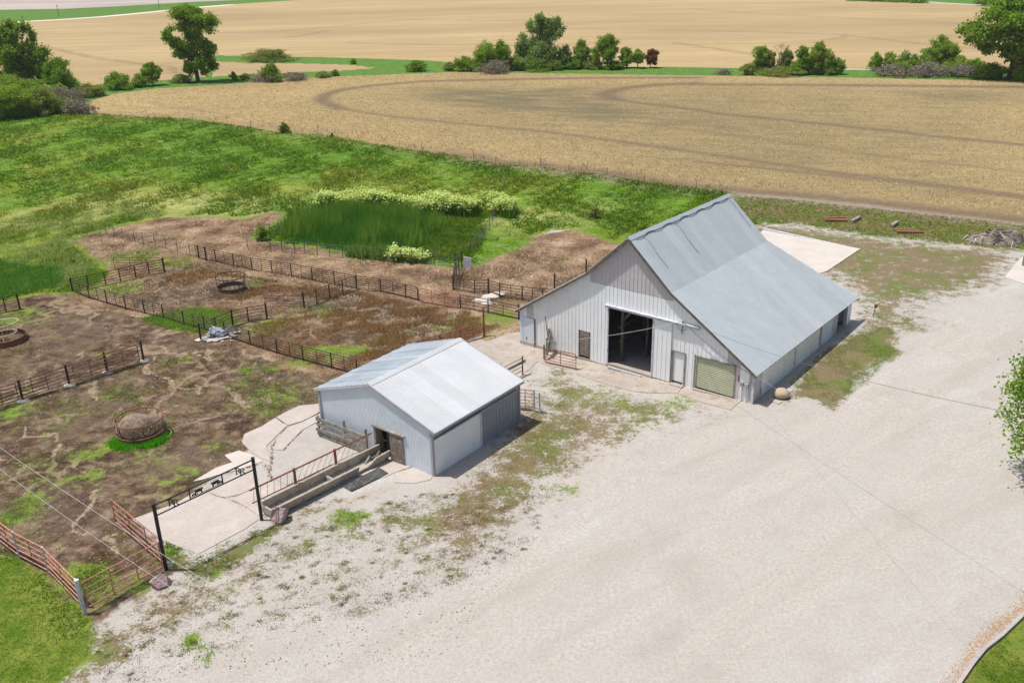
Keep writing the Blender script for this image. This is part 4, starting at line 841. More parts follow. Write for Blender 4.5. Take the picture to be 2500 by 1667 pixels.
for (u, v, h_, lb) in ((1182, 822, 2.3, 'tall rusty pipe post standing alone between shed and barn'), (1431, 668, 1.3, 'rusty pipe post rising behind the barn roof at its left'), (1354, 705, 1.3, 'lower rusty pipe post just left of the barn roof edge')):
    p = wpt(u, v); mb = MB(); mb.bar((0, 0, -.2), (0, 0, h_), .075, 9); mb.bar((0, 0, h_), (0, 0, h_+.02), .09, 9); o = mb.build('pipe_post', M_rust if h_ > 2 else M_dark); o.location = p; setp(o, lb, 'post')
fence([(1182, 822), (1125, 838), (1075, 852), (1020, 868), (960, 885)], 1.1, 5, 'rusty pipe fence passing behind the shed roof', m=M_rust, mid=True)
# pale stones, white board
for i, (u, v, s_) in enumerate(((1178, 733, 1.0), (1198, 724, .9), (1214, 718, .8), (1190, 742, .6))):
    o = lump('stone_slab', wpt(u, v)+Vector((0, 0, .02)), s_*.8, s_*.55, .12, M_conw, 40+i, 2, rough=.2, flat=-.2); setp(o, ['widest pale stone slab on the straw beside the barn pen', 'second pale stone slab beside the widest one', 'pale stone slab farthest back by the pen fence', 'smallest pale stone slab in front of the others'][i], 'stone slab', 'pale stone slabs by the barn pen')
mb = MB(); a = wpt(1132, 655); b_ = wpt(1151, 657); mb.plank(a+Vector((0, 0, .55)), b_+Vector((0, 0, .5)), 1.1, .06); setp(mb.build('white_board', M_whitep), 'upright white board at the corner of the tall weeds', 'board')
# arch gate
ga, gb = wpt(406, 1390), wpt(639, 1269); arch = thing('arch_gate', ga, 'tall black arch gate with lettering and cattle silhouettes over the concrete pad', 'gate arch', math.atan2(gb.y-ga.y, gb.x-ga.x))
AL = math.hypot(gb.x-ga.x, gb.y-ga.y); AHt = 3.53; az = gb.z-ga.z
for x, z in ((0, 0), (AL, az)):
    mb = MB(); mb.bar((x, 0, z-.2), (x, 0, z+AHt+.03), .085, 12); mb.bar((x, 0, z+AHt+.03), (x, 0, z+AHt+.05), .10, 12); mb.build('post', M_black, arch)
mb = MB(); mb.bar((.08, 0, AHt-.06), (AL-.08, 0, AHt-.06+az), .038, 8); mb.build('top_bar', M_black, arch)
mb = MB(); mb.bar((.08, 0, AHt-.60), (AL-.08, 0, AHt-.60+az), .034, 8); mb.build('bottom_bar', M_black, arch)
for f in (.335, .665): mb = MB(); mb.bar((AL*f, 0, AHt-.60+az*f), (AL*f, 0, AHt-.06+az*f), .034, 8); mb.build('upright', M_black, arch)
mb = MB(); mb.bar((AL*.345, -.0, AHt-.52), (AL*.655, 0, AHt-.52), .014, 6); mb.build('cattle_rail', M_black, arch)
def letterR(x, z, s, parent):
    mb = MB(); y = .012
    def b(x0, x1, z0, z1): mb.box(x+x0*s, x+x1*s, -y, y, z+z0*s, z+z1*s)
    b(.12, .27, .0, 1.); b(0, .40, -.02, .06); b(0, .3, .94, 1.02); b(.27, .5, .90, 1.0); b(.27, .5, .44, .53); b(.62, .9, -.02, .06)
    pr = []
    for k in range(9):
        a = -math.pi/2+math.pi*k/8; pr.append((.48+.26*math.cos(a), .72+.28*math.sin(a)))
    inn = [(.48+.13*math.cos(-math.pi/2+math.pi*k/8), .72+.19*math.sin(-math.pi/2+math.pi*k/8)) for k in range(9)]
    for k in range(8):
        q = [pr[k], pr[k+1], inn[k+1], inn[k]]
        mb.add([(x+a*s, -y, z+c*s) for a, c in q]+[(x+a*s, y, z+c*s) for a, c in q], [(0, 1, 2, 3), (7, 6, 5, 4), (0, 4, 5, 1), (2, 6, 7, 3)])
    mb.add([(x+.42*s, -y, z+.48*s), (x+.58*s, -y, z+.48*s), (x+.88*s, -y, z), (x+.70*s, -y, z), (x+.42*s, y, z+.48*s), (x+.58*s, y, z+.48*s), (x+.88*s, y, z), (x+.70*s, y, z)], [(3, 2, 1, 0), (4, 5, 6, 7), (0, 1, 5, 4), (2, 3, 7, 6), (1, 2, 6, 5), (0, 4, 7, 3)])
    mb.build('letter', M_black, parent)
for xx in (AL*.165, AL*.84): letterR(xx-.20, AHt-.44, .33, arch); letterR(xx+.02, AHt-.57, .33, arch)
COW = [(0, .52), (.10, .62), (.16, .70), (.20, .60), (.30, .62), (.62, .64), (.92, .62), (1.0, .56), (1.02, .30), (.98, .32), (.97, .48), (.94, .40), (.93, .0), (.86, .0), (.86, .26), (.80, .32), (.76, .0), (.69, .0), (.70, .30), (.50, .24), (.36, .28), (.35, 0), (.28, 0), (.27, .30), (.24, 0), (.18, 0), (.18, .34), (.12, .46), (.04, .44)]
def cow(x, z, s, flip, name='cattle_silhouette'):
    pl = [(x+(1-a if flip else a)*s, z+c*s*.95) for a, c in COW]; mb = MB(); n = len(pl)
    mb.add([(a, -.008, c) for a, c in pl]+[(a, .008, c) for a, c in pl], [tuple(range(n)), tuple(range(2*n-1, n-1, -1))]+[(i, (i+1) % n, n+(i+1) % n, n+i) for i in range(n)])
    o = mb.build(name, M_black, arch); b = bmesh.new(); b.from_mesh(o.data); bmesh.ops.triangulate(b, faces=b.faces[:]); b.to_mesh(o.data); b.free()
cow(AL*.385, AHt-.52, .46, True); cow(AL*.352, AHt-.53, .24, True); cow(AL*.545, AHt-.52, .46, False); cow(AL*.61, AHt-.53, .26, False)
# feed rail fence from the arch post to the shed
fa0 = gb; n_ = Vector((-math.sin(ta), math.cos(ta), 0)); fs0 = tr0+n_*1.0; L3 = TL*.955
ff = thing('feed_rail_fence', fs0, 'rusty slant bar feed fence behind the concrete troughs', 'fence', ta)
tp = 1.52; bt = .76
mb = MB(); mb.bar((-.45, .0, tp-.0), (L3, 0, tp), .045, 8); mb.build('top_rail', M_rust, ff)
mb = MB(); mb.bar((-.40, .0, bt), (L3*.62, 0, bt), .035, 6); mb.build('bottom_rail', M_rust, ff)
for x in (L3*.30, L3*.655): mb = MB(); mb.bar((x, .0, -.1), (x, 0, tp+.08), .075, 8); mb.build('post', M_rust, ff)
k = -.3
while k < L3-.4:
    dx = .20 if k < L3*.27 else -.50
    xt = k+(.0 if dx > 0 else .0); mb = MB(); mb.path([(xt-dx*.5+.1, 0, tp), (xt+.1, .02, (tp+bt)/2+.03*random.uniform(-1, 1)), (xt+dx*.5*(-1)*(-1)+.1, 0, bt)] if dx < 0 else [(xt+.1, 0, tp), (xt, 0, bt)], .013, 4); mb.build('slant_bar', M_rust, ff); k += .40
# red gates by the arch and white corner post
wp = wpt(209, 1497)
gate(wp+Vector((.12, .1, 0)), ga+Vector((-.1, -.08, 0)), 1.55, 5, 'faded red five rail gate between the white corner post and the black arch', M_red, .25, bend=False, ups=2, r=.032)
gate(ga+Vector((-.05, .15, 0)), wpt(285, 1282), 1.5, 5, 'faded red gate swung open behind the left post of the black arch', M_red, .2, bend=False, ups=2, r=.03)
mb = MB(); mb.bar((0, 0, -.2), (-.06, .02, 1.72), .085, 9); mb.bar((-.06, .02, 1.72), (-.06, .02, 1.76), .10, 9); o = mb.build('corner_post', M_whitep); o.location = wp; setp(o, 'chipped white corner post where the two red pipe fences meet', 'post')
fence([(198, 1480), (120, 1400), (48, 1362), (0, 1325), (-90, 1262), (-200, 1190)], 1.45, 5, 'faded red pipe fence between the brown pen and the lower left lawn', m=M_red, mp=M_whitep, r=.034, pr=.05, mid=True)
# gate in front of the barn and the chute
pl_, pr_ = wpt(1331, 887), wpt(1406, 903)
gate(pl_, pr_, 1.15, 6, 'rusty tube gate standing free in front of the barn left wing', M_rust, ups=1, name='tube_gate')
ch = thing('loading_ramp', wpt(1338, 880), 'old grey plank chute leaning behind the rusty gate at the barn', 'chute', BA+.2)
for k in range(5): mb = MB(); z = .25+k*.2; mb.plank((k*.08, .1+k*.02, z), (1.5, .5, z+.45), .13, .04); mb.build('board', M_wood, ch)
for x, hh in ((.05, 1.1), (1.45, 1.75), (.8, 1.3)): mb = MB(); mb.box(x-.05, x+.05, .25+.2*x, .36+.2*x, -.1, hh); mb.build('post', M_wood, ch)
mb = MB(); mb.bar((1.5, .6, 0), (1.15, .75, 2.75), .035); mb.build('pole', M_wood, ch)
# rail with plank between shed and barn
rb = thing('plank_rail', wpt(1276, 921), 'short rusty rail section with grey planks behind the shed', 'fence', 0); pA = wpt(1276, 915)-wpt(1276, 921); pB = wpt(1226, 940)-wpt(1276, 921)
pA.z = 0; pB.z = 0
for p in (pA, pB): mb = MB(); mb.bar(p+Vector((0, 0, -.1)), p+Vector((0, 0, 1.35)), .045, 7); mb.build('post', M_dark, rb)
for z in (.3, .6, 1.2): mb = MB(); mb.bar(pA+Vector((0, 0, z)), pB+Vector((0, 0, z)), .022, 5); mb.build('rail', M_dark, rb)
for z in (.9, .98): mb = MB(); d_ = (pA-pB).normalized(); mb.plank(pA+d_*.3+Vector((0, 0, z)), pB+Vector((.05*(z > .9), 0, z-.05)), .12, .05); mb.build('plank', M_wood, rb)
# white post ladder fence right of the shed
lp = wpt(1305, 1004); lf = thing('ladder_fence', lp, 'white runged post at the end of the pale red rails beside the shed', 'fence', 0)
q = wpt(1313, 1008)-lp
for p, hh in ((Vector((0, 0, 0)), 1.5), (q+Vector((.12, -.1, 0)), 1.45)): mb = MB(); mb.bar(p, p+Vector((-.02, 0, hh)), .05, 7); mb.build('post', M_whitep, lf)
for k in range(6): mb = MB(); z = .15+k*.24; mb.bar(Vector((0, 0, z)), q+Vector((.12, -.1, z)), .02, 5); mb.build('rung', M_whitep, lf)
gate(wpt(1262, 1000), lp+Vector((-.05, .02, 0)), 1.4, 7, 'pale red rails between the shed corner and the white runged post', M_red, ups=1, bend=False)
mb = MB(); mb.box(-.6, .6, -.08, .08, 0, .14); o = mb.build('timber', M_wood); o.location = wpt(1275, 998); o.rotation_euler = (0, 0, -.4); setp(o, 'grey timber lying below the pale red rails beside the shed', 'timber')
# ------------------------------------------------------------------ stones
def rock(name, c, sx, sy, sz, m, seed, rz=0):
    b = bmesh.new(); bmesh.ops.create_icosphere(b, subdivisions=4, radius=1); r = random.Random(seed)
    pl = [(Vector((r.gauss(0, 1), r.gauss(0, 1), r.gauss(.25, .8))).normalized(), r.uniform(.45, .80)) for _ in range(11)]
    for v in b.verts:
        for n, d in pl:
            e = v.co.dot(n)-d
            if e > 0: v.co -= n*e
        k = v.co*9; v.co *= 1+.018*(math.sin(k.x*1.7+k.y)+math.sin(k.z*2.1-k.x)+math.sin(k.y*2.7+k.z))
        v.co.z = max(v.co.z, -.5); v.co = Vector((v.co.x*sx, v.co.y*sy, v.co.z*sz))
    me = bpy.data.meshes.new(name); b.to_mesh(me); b.free(); me.materials.append(m)
    o = bpy.data.objects.new(name, me); col.objects.link(o); o.location = c; o.rotation_euler = (0, 0, rz); return o
o = rock('boulder', wpt(685, 1268)+Vector((0, 0, .25)), .62, .52, .66, M_stone, 11); setp(o, 'pink angular boulder at the end of the feed trough', 'boulder')
o = rock('boulder', wpt(391, 1430)+Vector((0, 0, .2)), .62, .50, .52, M_stone, 23, .4); setp(o, 'pink boulder on the gravel below the left post of the black arch', 'boulder')
o = lump('field_stone', wpt(1907, 970)+Vector((0, 0, .28)), .50, .42, .32, M_fstone, 3, 3, rough=.08, flat=-.8); setp(o, 'rounded tan stone resting on two planks beside the barn', 'stone')
for i, ((a, b_), lb) in enumerate(((((1880, 974), (1905, 985)), 'short pale plank sticking out below the round tan stone'), (((1905, 965), (1930, 950)), 'longer pale plank pointing away from the round tan stone'))):
    A_, B_ = wpt(*a), wpt(*b_); mb = MB(); d_ = (B_-A_).normalized(); mb.plank(A_+Vector((0, 0, .03)), B_+Vector((0, 0, .03)), .04, .45 if i else .4); setp(mb.build('plank', M_conp), lb, 'plank')
ss2 = thing('splash_block', Vector((SO[0], SO[1], sz0))+sp(-.55, 3.9, -.22), 'small grey board heap at the foot of the shed side door', 'boards', SA)
for k in range(3): mb = MB(); mb.plank((-.55, -.1+k*.12, .05+k*.04), (.45, .0+k*.1, .06+k*.05), .04, .22); mb.build('board', M_wood, ss2)
# ------------------------------------------------------------------ hay rings
def blades(pts, hs, wd, lean, m, name, label, cat, k=1, kind='stuff', spread=.08, parent=None):
    P = np.repeat(np.asarray(pts), k, 0); n = len(P)
    if n == 0: return None
    hs = np.repeat(np.broadcast_to(hs, (len(pts),)), k)*rng.uniform(.55, 1.2, n)
    a = rng.uniform(0, 2*np.pi, n); P = P+np.stack([rng.normal(0, spread, n), rng.normal(0, spread, n), np.zeros(n)], 1)
    w_ = wd*rng.uniform(.6, 1.4, n); ox, oy = np.cos(a)*w_/2, np.sin(a)*w_/2
    la = rng.uniform(0, 2*np.pi, n); ll = hs*lean*rng.uniform(.3, 1.3, n)
    z = P[:, 2]
    A = np.stack([P[:, 0]-ox, P[:, 1]-oy, z-.02], 1); B = np.stack([P[:, 0]+ox, P[:, 1]+oy, z-.02], 1); C = np.stack([P[:, 0]+np.cos(la)*ll, P[:, 1]+np.sin(la)*ll, z+hs*np.sqrt(np.clip(1-lean*lean*.5, .05, 1))], 1)
    V = np.stack([A, B, C], 1).reshape(-1, 3)
    o = np_mesh(name, V, 3, m, parent)
    if label: setp(o, label, cat, None, kind)
    return o
def hayring(c, r, hh, m, label, base=.45, bars=14, flare=0., tilt=None, mb_base=None, dark=None):
    t = thing('hay_ring', c, label, 'hay feeder', 0)
    def ring(rr, z, th): mb = MB(); pts = [(rr*math.cos(2*math.pi*i/36), rr*math.sin(2*math.pi*i/36), z) for i in range(37)]; mb.path(pts, th*1.3, 6); return mb
    mb = MB(); N = 36
    for i in range(N):
        a0, a1 = 2*math.pi*i/N, 2*math.pi*(i+1)/N
        mb.add([(r*math.cos(a0), r*math.sin(a0), -.03), (r*math.cos(a1), r*math.sin(a1), -.03), (r*math.cos(a1), r*math.sin(a1), base), (r*math.cos(a0), r*math.sin(a0), base)], [(0, 1, 2, 3), (3, 2, 1, 0)])
    if base > 0: mb.build('skirt', dark or M_rust, t)
    ring(r+flare, hh, .035).build('top_ring', m, t); ring(r+.01, base if base > 0 else .05, .03).build('lower_ring', m, t)
    for i in range(bars):
        a = 2*math.pi*i/bars; mb = MB(); mb.path([(r*math.cos(a), r*math.sin(a), base), ((r+flare*.3)*math.cos(a), (r+flare*.3)*math.sin(a), (hh+base)/2), ((r+flare)*math.cos(a), (r+flare)*math.sin(a), hh)], .018, 5); mb.build('bar', m, t)
    return t
c1 = wpt(346, 1064); hayring(c1, 1.36, 1.2, M_rust, 'rust red hay ring holding an old round bale in the brown pen', .42, 12)
o = lump('hay_bale', c1+Vector((-.03, .0, .45)), 1.12, 1.05, .80, M_hay, 5, 4, rough=.38, flat=-.5); setp(o, 'slumped old hay bale inside the rust red ring', 'hay bale')
hb = []
for i in range(3500):
    a = random.uniform(0, 6.28); e = math.asin(random.uniform(.0, 1)); hb.append((c1.x+math.cos(a)*math.cos(e)*1.17, c1.y+math.sin(a)*math.cos(e)*1.08, c1.z+.42+math.sin(e)*.84))
blades(hb, .10, .022, .9, F_strawb, 'loose_hay', 'loose hay strands fraying off the old bale in the ring', 'hay')
c2 = wpt(12, 832)
t = hayring(c2, 1.5, .40, M_rust, 'rusty steel hay ring base under the cream basket at the left edge', .38, 6); 
t = thing('hay_basket', c2+Vector((-.1, .05, .33)), 'cream painted hay basket tilted over the rusty ring at the left edge', 'hay feeder', 0)
t.rotation_euler = (R(-4), R(-5), 0)
for rr, z in ((1.0, .22), (1.28, 1.0)):
    mb = MB(); mb.path([(rr*math.cos(2*math.pi*i/36), rr*math.sin(2*math.pi*i/36), z) for i in range(37)], .035, 6); mb.build('ring', M_cream, t)
for i in range(26):
    a = 2*math.pi*i/26; mb = MB(); mb.bar((1.0*math.cos(a), 1.0*math.sin(a), .22), (1.28*math.cos(a), 1.28*math.sin(a), 1.0), .018, 5); mb.build('bar', M_cream, t)
for i in range(6): a = 2*math.pi*i/6; mb = MB(); mb.bar((.9*math.cos(a), .9*math.sin(a), .22), (1.3*math.cos(a), 1.3*math.sin(a), -.15), .02, 5); mb.build('strut', M_cream, t)
hb = [(c2.x+random.gauss(0, .6), c2.y+random.gauss(0, .6), c2.z+.05) for _ in range(1500)]
blades(hb, .25, .03, .9, F_strawb, 'loose_hay', 'grey hay left inside the rusty ring at the left edge', 'hay')
c3 = wpt(566, 708); hayring(c3, 1.15, 1.25, M_dark, 'dark brown hay ring standing in the straw pen', .35, 18, .08, dark=M_woodd)
# ------------------------------------------------------------------ tarp heap
c4 = wpt(541, 822); o = rock('tarp_heap', c4+Vector((-.2, .1, .28)), .95, .72, .70, M_tarp, 8); setp(o, 'crumpled blue grey tarp heap in the small fenced corner', 'tarp')
o = rock('tarp_fold', wpt(566, 812)+Vector((0, 0, .12)), .85, .65, .35, M_mat, 12); setp(o, 'dark plastic sheeting right of the blue grey tarp', 'plastic sheet')
for i, (u, v, a, l_, w_, mm) in enumerate(((500, 826, .9, 1.5, .5, M_conw), (516, 832, -.3, 1.2, .4, M_conw), (532, 830, .5, 1.6, .45, M_conp), (553, 826, .7, 1.2, .3, M_conw), (573, 815, .2, .9, .3, M_conp))):
    mb = MB(); mb.plank((-l_/2, 0, 0), (l_/2, 0, .03), .05, w_); o = mb.build('scrap_board', mm); o.location = wpt(u, v)+Vector((0, 0, .05+.015*i)); o.rotation_euler = (0, 0, a)
    setp(o, ['leftmost pale scrap board at the tarp heap', 'pale scrap board lying in front of the left fence post', 'long pale scrap board in front of the blue grey tarp', 'narrow scrap board between tarp and black sheeting', 'short scrap board at the right end of the tarp heap'][i], 'board', 'scrap boards round the tarp heap')
rs = thing('rubble_scatter', wpt(540, 827), 'small rubble pieces strewn over the boards at the tarp heap', 'rubble')
for i in range(14):
    mb = None; u = random.uniform(505, 575); v = random.uniform(818, 836); o = lump('rubble_piece', wpt(u, v)+Vector((0, 0, .08)), random.uniform(.1, .25), random.uniform(.08, .18), .1, random.choice([M_conw, M_mat, M_tarp, M_cong]), 60+i, 1, rough=.3, parent=rs); o.location -= rs.location
# ------------------------------------------------------------------ far right: rubble pile, logs, slabs
pc = wpt(2432, 590); o = lump('rubble_pile', pc+Vector((0, 0, .1)), 2.3, 1.5, 1.15, M_rub, 31, 5, rough=.5, flat=-.15); setp(o, 'heap of grey rubble and splintered wood at the right edge', 'rubble pile')
for i in range(60):
    a = random.uniform(0, 6.28); rr = random.uniform(0, 2.9); z = max(0, 1.0*(1-rr/2.6)); p = Vector((math.cos(a)*rr, math.sin(a)*rr*.7, z-.02)); d_ = Vector((random.gauss(0, 1), random.gauss(0, 1), random.gauss(0, .25))).normalized()*random.uniform(.2, .8)
    mb = MB(); mb.plank(p-d_, p+d_, random.uniform(.06, .2), .05); mb.build('broken_board', random.choice([M_wood, M_conw, M_woodd, M_rub]), o)
def stack(u, v, n, l_, a, m, lb, name='plank_stack'):
    t = thing(name, wpt(u, v), lb, 'planks', a)
    for k in range(n): mb = MB(); mb.plank((-l_/2+random.uniform(-.1, .1), -.5+(k % 3)*.45, .06+(k//3)*.1), (l_/2, -.5+(k % 3)*.45+random.uniform(-.1, .1), .06+(k//3)*.1), .09, .3); mb.build('plank', m, t)
stack(2040, 538, 6, 2.1, -.15, M_rust, 'stack of rusty brown planks in the grass behind the barn')
stack(2218, 566, 4, 2.4, -.12, M_rust, 'low rust coloured boards lying right of the grey logs')
for (a, b_, lb) in (((2079, 546), (2098, 535), 'grey log lying left of the other log behind the barn'), ((2176, 557), (2190, 547), 'grey log lying right of the other log behind the barn')):
    A_, B_ = wpt(*a), wpt(*b_); A_.z += .18; B_.z += .18; mb = MB(); mb.plank(A_, B_, .32, .34); setp(mb.build('timber_beam', M_wood), lb, 'log')
mb = MB(); mb.bar((0, 0, 0), (0, 0, .85), .16, 12); o = mb.build('bollard', M_wood); o.location = wpt(2499, 650); setp(o, 'stub post on the concrete at the right edge', 'post')
# hydrant by the barn
t = thing('yard_hydrant', wpt(2131, 773), 'thin red topped yard hydrant standing beyond the barn right corner', 'hydrant', 0)
mb = MB(); mb.bar((0, 0, 0), (.1, 0, .75), .03); mb.build('standpipe', M_wire, t); mb = MB(); mb.box(.02, .2, -.07, .07, .72, .95); mb.bar((.1, 0, .9), (.45, 0, 1.05), .03); mb.build('head', M_rust, t)
# ------------------------------------------------------------------ wire fences
def wirefence(pts, hh, label, nw=5, mp=None, r=.035, sp_=None):
    P = [wpt(*p) for p in pts]; t = thing('wire_fence', P[0], label, 'fence', 0)
    for p in P: q = p-P[0]; mb = MB(); mb.bar(q+Vector((0, 0, -.1)), q+Vector((random.uniform(-.05, .05), random.uniform(-.05, .05), hh*random.uniform(.95, 1.15))), r, 5); mb.build('post', mp or M_wire, t)
    mb = MB()
    for a, b_ in zip(P, P[1:]):
        for k in range(nw): z = hh*(k+1)/(nw+.3); mb.bar(a-P[0]+Vector((0, 0, z)), b_-P[0]+Vector((0, 0, z)), .009, 3, cap=False)
        n = int((b_-a).length/.35)
        for k in range(n): q = (a-P[0]).lerp(b_-P[0], k/n); mb.bar(q+Vector((0, 0, .05)), q+Vector((0, 0, hh*.95)), .007, 3, cap=False)
    o = mb.build('wire_mesh', M_wire, t); return t
wirefence([(261, 574), (280, 578), (300, 583), (330, 590), (351, 598), (380, 601), (406, 609), (435, 618), (464, 624), (480, 628)], 1.15, 'old wire fence in the straw at the far left pen')
wirefence([(661, 613), (689, 616), (720, 620), (745, 621), (775, 624), (806, 627), (837, 631), (868, 630), (896, 633), (929, 637), (951, 639), (981, 642), (1006, 643), (1032, 645), (1060, 648), (1110, 652)], 1.25, 'wire fence in front of the tall weeds', mp=M_woodd)
wirefence([(606, 610), (640, 590), (661, 580), (682, 568), (698, 560), (732, 538), (763, 522)], 1.3, 'wire fence climbing along the left side of the dark reeds', mp=M_woodd)
wirefence([(1149, 620), (1165, 606), (1180, 590), (1195, 565), (1203, 545), (1207, 530)], 1.3, 'wire fence along the right side of the tall weeds', mp=M_woodd)
pts = [(p[0], p[1]+1) for p in WLOW[:13]]
fp = []
for a, b_ in zip(WLOW[1:16], WLOW[2:17]):
    A_, B_ = G(*a), G(*b_); n = max(1, int((B_-A_).length/8.5))
    for k in range(n): fp.append(A_.lerp(B_, k/n))
t = thing('wire_fence', fp[0], 'long sagging wire fence between the green pasture and the wheat field', 'fence', 0)
for p in fp: q = p-fp[0]; mb = MB(); mb.bar(q, q+Vector((random.uniform(-.1, .1), 0, random.uniform(.8, 1.3))), .032, 5); mb.build('post', M_woodd, t)
# ------------------------------------------------------------------ overhead cables
def cable(a, b_, sag, r, m, lb, name='overhead_cable', n=26):
    a, b_ = Vector(a), Vector(b_); pts = [a.lerp(b_, i/n)-Vector((0, 0, sag*4*(i/n)*(1-i/n))) for i in range(n+1)]
    mb = MB(); mb.path(pts, r, 5); return setp(mb.build(name, m), lb, 'cable')
def at(u, v, dist):             # point on the line of sight of a photo position at a distance
    X = (u-1250)/FP; Y = (v-833.5)/FP; X, Y = CR*X+SR*Y, -SR*X+CR*Y
    r = Vector((X, CT-Y*ST, -ST-Y*CT)).normalized(); return Vector((0, 0, CH))+r*dist
B0 = Vector((BO[0], BO[1], 0))
cable(B0+bp(4.9, -.15, 4.35), at(2460, 1005, 40), .5, .010, M_wire, 'dark service cable from the barn gable toward the tree at the right edge')
cable(B0+bp(4.9, -.15, 4.3), at(1195+100, 822+13, 60), .3, .012, M_wirew, 'pale thin cable from the barn gable past the left wing')
cable(B0+bp(4.9, -.15, 4.25), B0+bp(.1, -.15, 1.95), .25, .015, M_wire, 'short dark cable drooping along the barn front to the corner')
cable(B0+bp(.05, -.1, 2.0), at(2560, 1300, 30), .25, .0045, M_wirew, 'thin grey cable from the barn corner across the gravel to the right')
cable(at(-60, 1050, 26), at(860, 1620, 21), .25, .005, M_wirew, 'upper of the two white cables crossing the lower left corner')
cable(at(-60, 1100, 25), at(760, 1640, 20.5), .25, .0045, M_wirew, 'lower of the two white cables crossing the lower left corner')
# ------------------------------------------------------------------ trees
def leafcloud(clusters, n, size, m, name, parent, seed, flat=.9, hollow=.55):
    """leaf quads spread through ellipsoids: clusters = (x,y,z,rx,ry,rz)"""
    r = np.random.default_rng(seed); C = np.array(clusters, float); vol = C[:, 3]*C[:, 4]*C[:, 5]; vol = vol**.75; pk = r.choice(len(C), n, p=vol/vol.sum())
    # sub-clumps make light and dark masses
    K = 16; sub = r.normal(0, 1, (len(C), K, 3)); sub /= np.linalg.norm(sub, axis=2, keepdims=True); sub *= r.uniform(.45, 1.0, (len(C), K, 1))
    sk = r.integers(0, K, n); s = sub[pk, sk]+r.normal(0, .20, (n, 3)); P = C[pk, :3]+s*C[pk, 3:]
    u = r.normal(0, 1, (n, 3)); u /= np.linalg.norm(u, axis=1, keepdims=True); v = np.cross(u, r.normal(0, 1, (n, 3))); v /= np.linalg.norm(v, axis=1, keepdims=True)
    sz = size*r.uniform(.6, 1.3, (n, 1)); a = u*sz*.5; b = v*sz*.40
    V = np.stack([P-a, P-b, P+a, P+b], 1).reshape(-1, 3)
    return np_mesh(name, V, 4, m, parent)
def tree(u, v, hpx, wpx, m, label, cat='tree', kind=None, dens=1., trunk=.25, seed=None, shape=None, group=None, leaf=None, name='tree', cl=None, base=None, forks=6, dist=None):
    p = base if base is not None else wpt(u, v); px = PX(p); hh = hpx*px/math.cos(.2); ww = wpx*px; seed = seed or int(u*7+v*13)
    r = random.Random(seed); t = thing(name, p, label, cat, r.uniform(0, 6.28) if cl is None else 0, group)
    if cl is None:
        cl = []; lo = trunk*hh*.8 if trunk > .14 else 0.; ww = ww*1.12; n = 13
        for i in range(n):
            f = (i+.5)/n; a = i*2.4+r.uniform(-.5, .5); env = math.sqrt(max(.05, 1-(2*f-.95)**2))*ww*.5
            q = env*r.uniform(.35, .75)*(1 if f < .85 else .3); sR = ww*r.uniform(.15, .24)
            cl.append((math.cos(a)*q, math.sin(a)*q, lo+(hh-lo)*(.10+.76*f), sR, sR, min((hh-lo)*.22, sR*r.uniform(.8, 1.1))))
        cl.append((0, 0, lo+(hh-lo)*.5, ww*.24, ww*.24, (hh-lo)*.32))
        if trunk < .15: cl += [(r.uniform(-.3, .3)*ww, r.uniform(-.3, .3)*ww, hh*.16, ww*.24, ww*.24, hh*.18) for _ in range(3)]
    else: cl = [(a*ww, b*ww+r.uniform(-.12, .12)*ww, c*hh*.94, d*ww*1.05, d*ww*1.05, e*hh*1.0) for a, b, c, d, e in cl]
    lf = leaf or max(.16, px*2.5, (22*hh*ww/25000)**.5); n = int(dens*min(26000, max(500, 22*hh*ww/(lf*lf))))
    leafcloud(cl, n, lf, m, 'crown', t, seed)
    if trunk >= .0:
        tr_ = MB(); r0 = max(.05, hh*.022); top = Vector((cl[-1][0]*.4, cl[-1][1]*.4, hh*.72)); mid = Vector((r.uniform(-.02, .02)*hh, r.uniform(-.02, .02)*hh, hh*.3))
        tr_.path([(0, 0, -.2), mid, top], [r0*1.3, r0, r0*.35], 7); tr_.build('trunk', F_bark, t)
        lm = MB()
        for c in cl[:forks+2]: s0 = Vector((0, 0, 0)).lerp(mid, .8) if c[2] < hh*.5 else mid.lerp(top, .25); e_ = Vector(c[:3]); lm.path([s0, s0.lerp(e_, .5)+Vector((0, 0, .03*hh)), e_], [r0*.5, r0*.32, r0*.12], 5)
        lm.build('limbs', F_bark, t)
    return t
# tall trees, shaped after the photograph: (x, y, z, radius, half height) in shares of width and height
tree(69, 219, 142, 128, F_olive and F_green, 'broad cottonwood with two leaning tops at the far left edge', dens=1.1, cl=[(-.18, 0, .80, .20, .17), (-.02, 0, .88, .13, .12), (.20, 0, .82, .10, .17), (-.32, .1, .55, .22, .16), (-.05, -.1, .56, .24, .17), (.26, 0, .50, .20, .18), (.40, 0, .34, .15, .14), (-.42, 0, .42, .12, .12), (-.15, 0, .25, .26, .18), (.15, 0, .20, .24, .16)], name='cottonwood')
tree(150, 222, 66, 74, F_dark, 'dark rounded tree at the foot of the far left cottonwood', trunk=.05, name='broadleaf_tree')
tree(484, 201, 168, 118, F_dark, 'tall cottonwood with forked trunk standing alone in the wheat at the left', trunk=.2, name='cottonwood', cl=[(-.02, 0, .88, .26, .12), (.22, 0, .78, .26, .13), (-.02, 0, .72, .24, .13), (-.38, 0, .62, .13, .11), (-.30, 0, .48, .16, .11), (.02, 0, .52, .20, .14), (.26, 0, .46, .16, .13), (-.10, 0, .36, .20, .10), (.14, 0, .24, .14, .12), (-.10, 0, .20, .12, .10), (.26, 0, .22, .12, .10)], dens=1.0)
tree(374, 209, 48, 45, F_dark, 'small dark spreading tree left of the tall lone cottonwood', name='small_tree', trunk=.25, dens=.8)
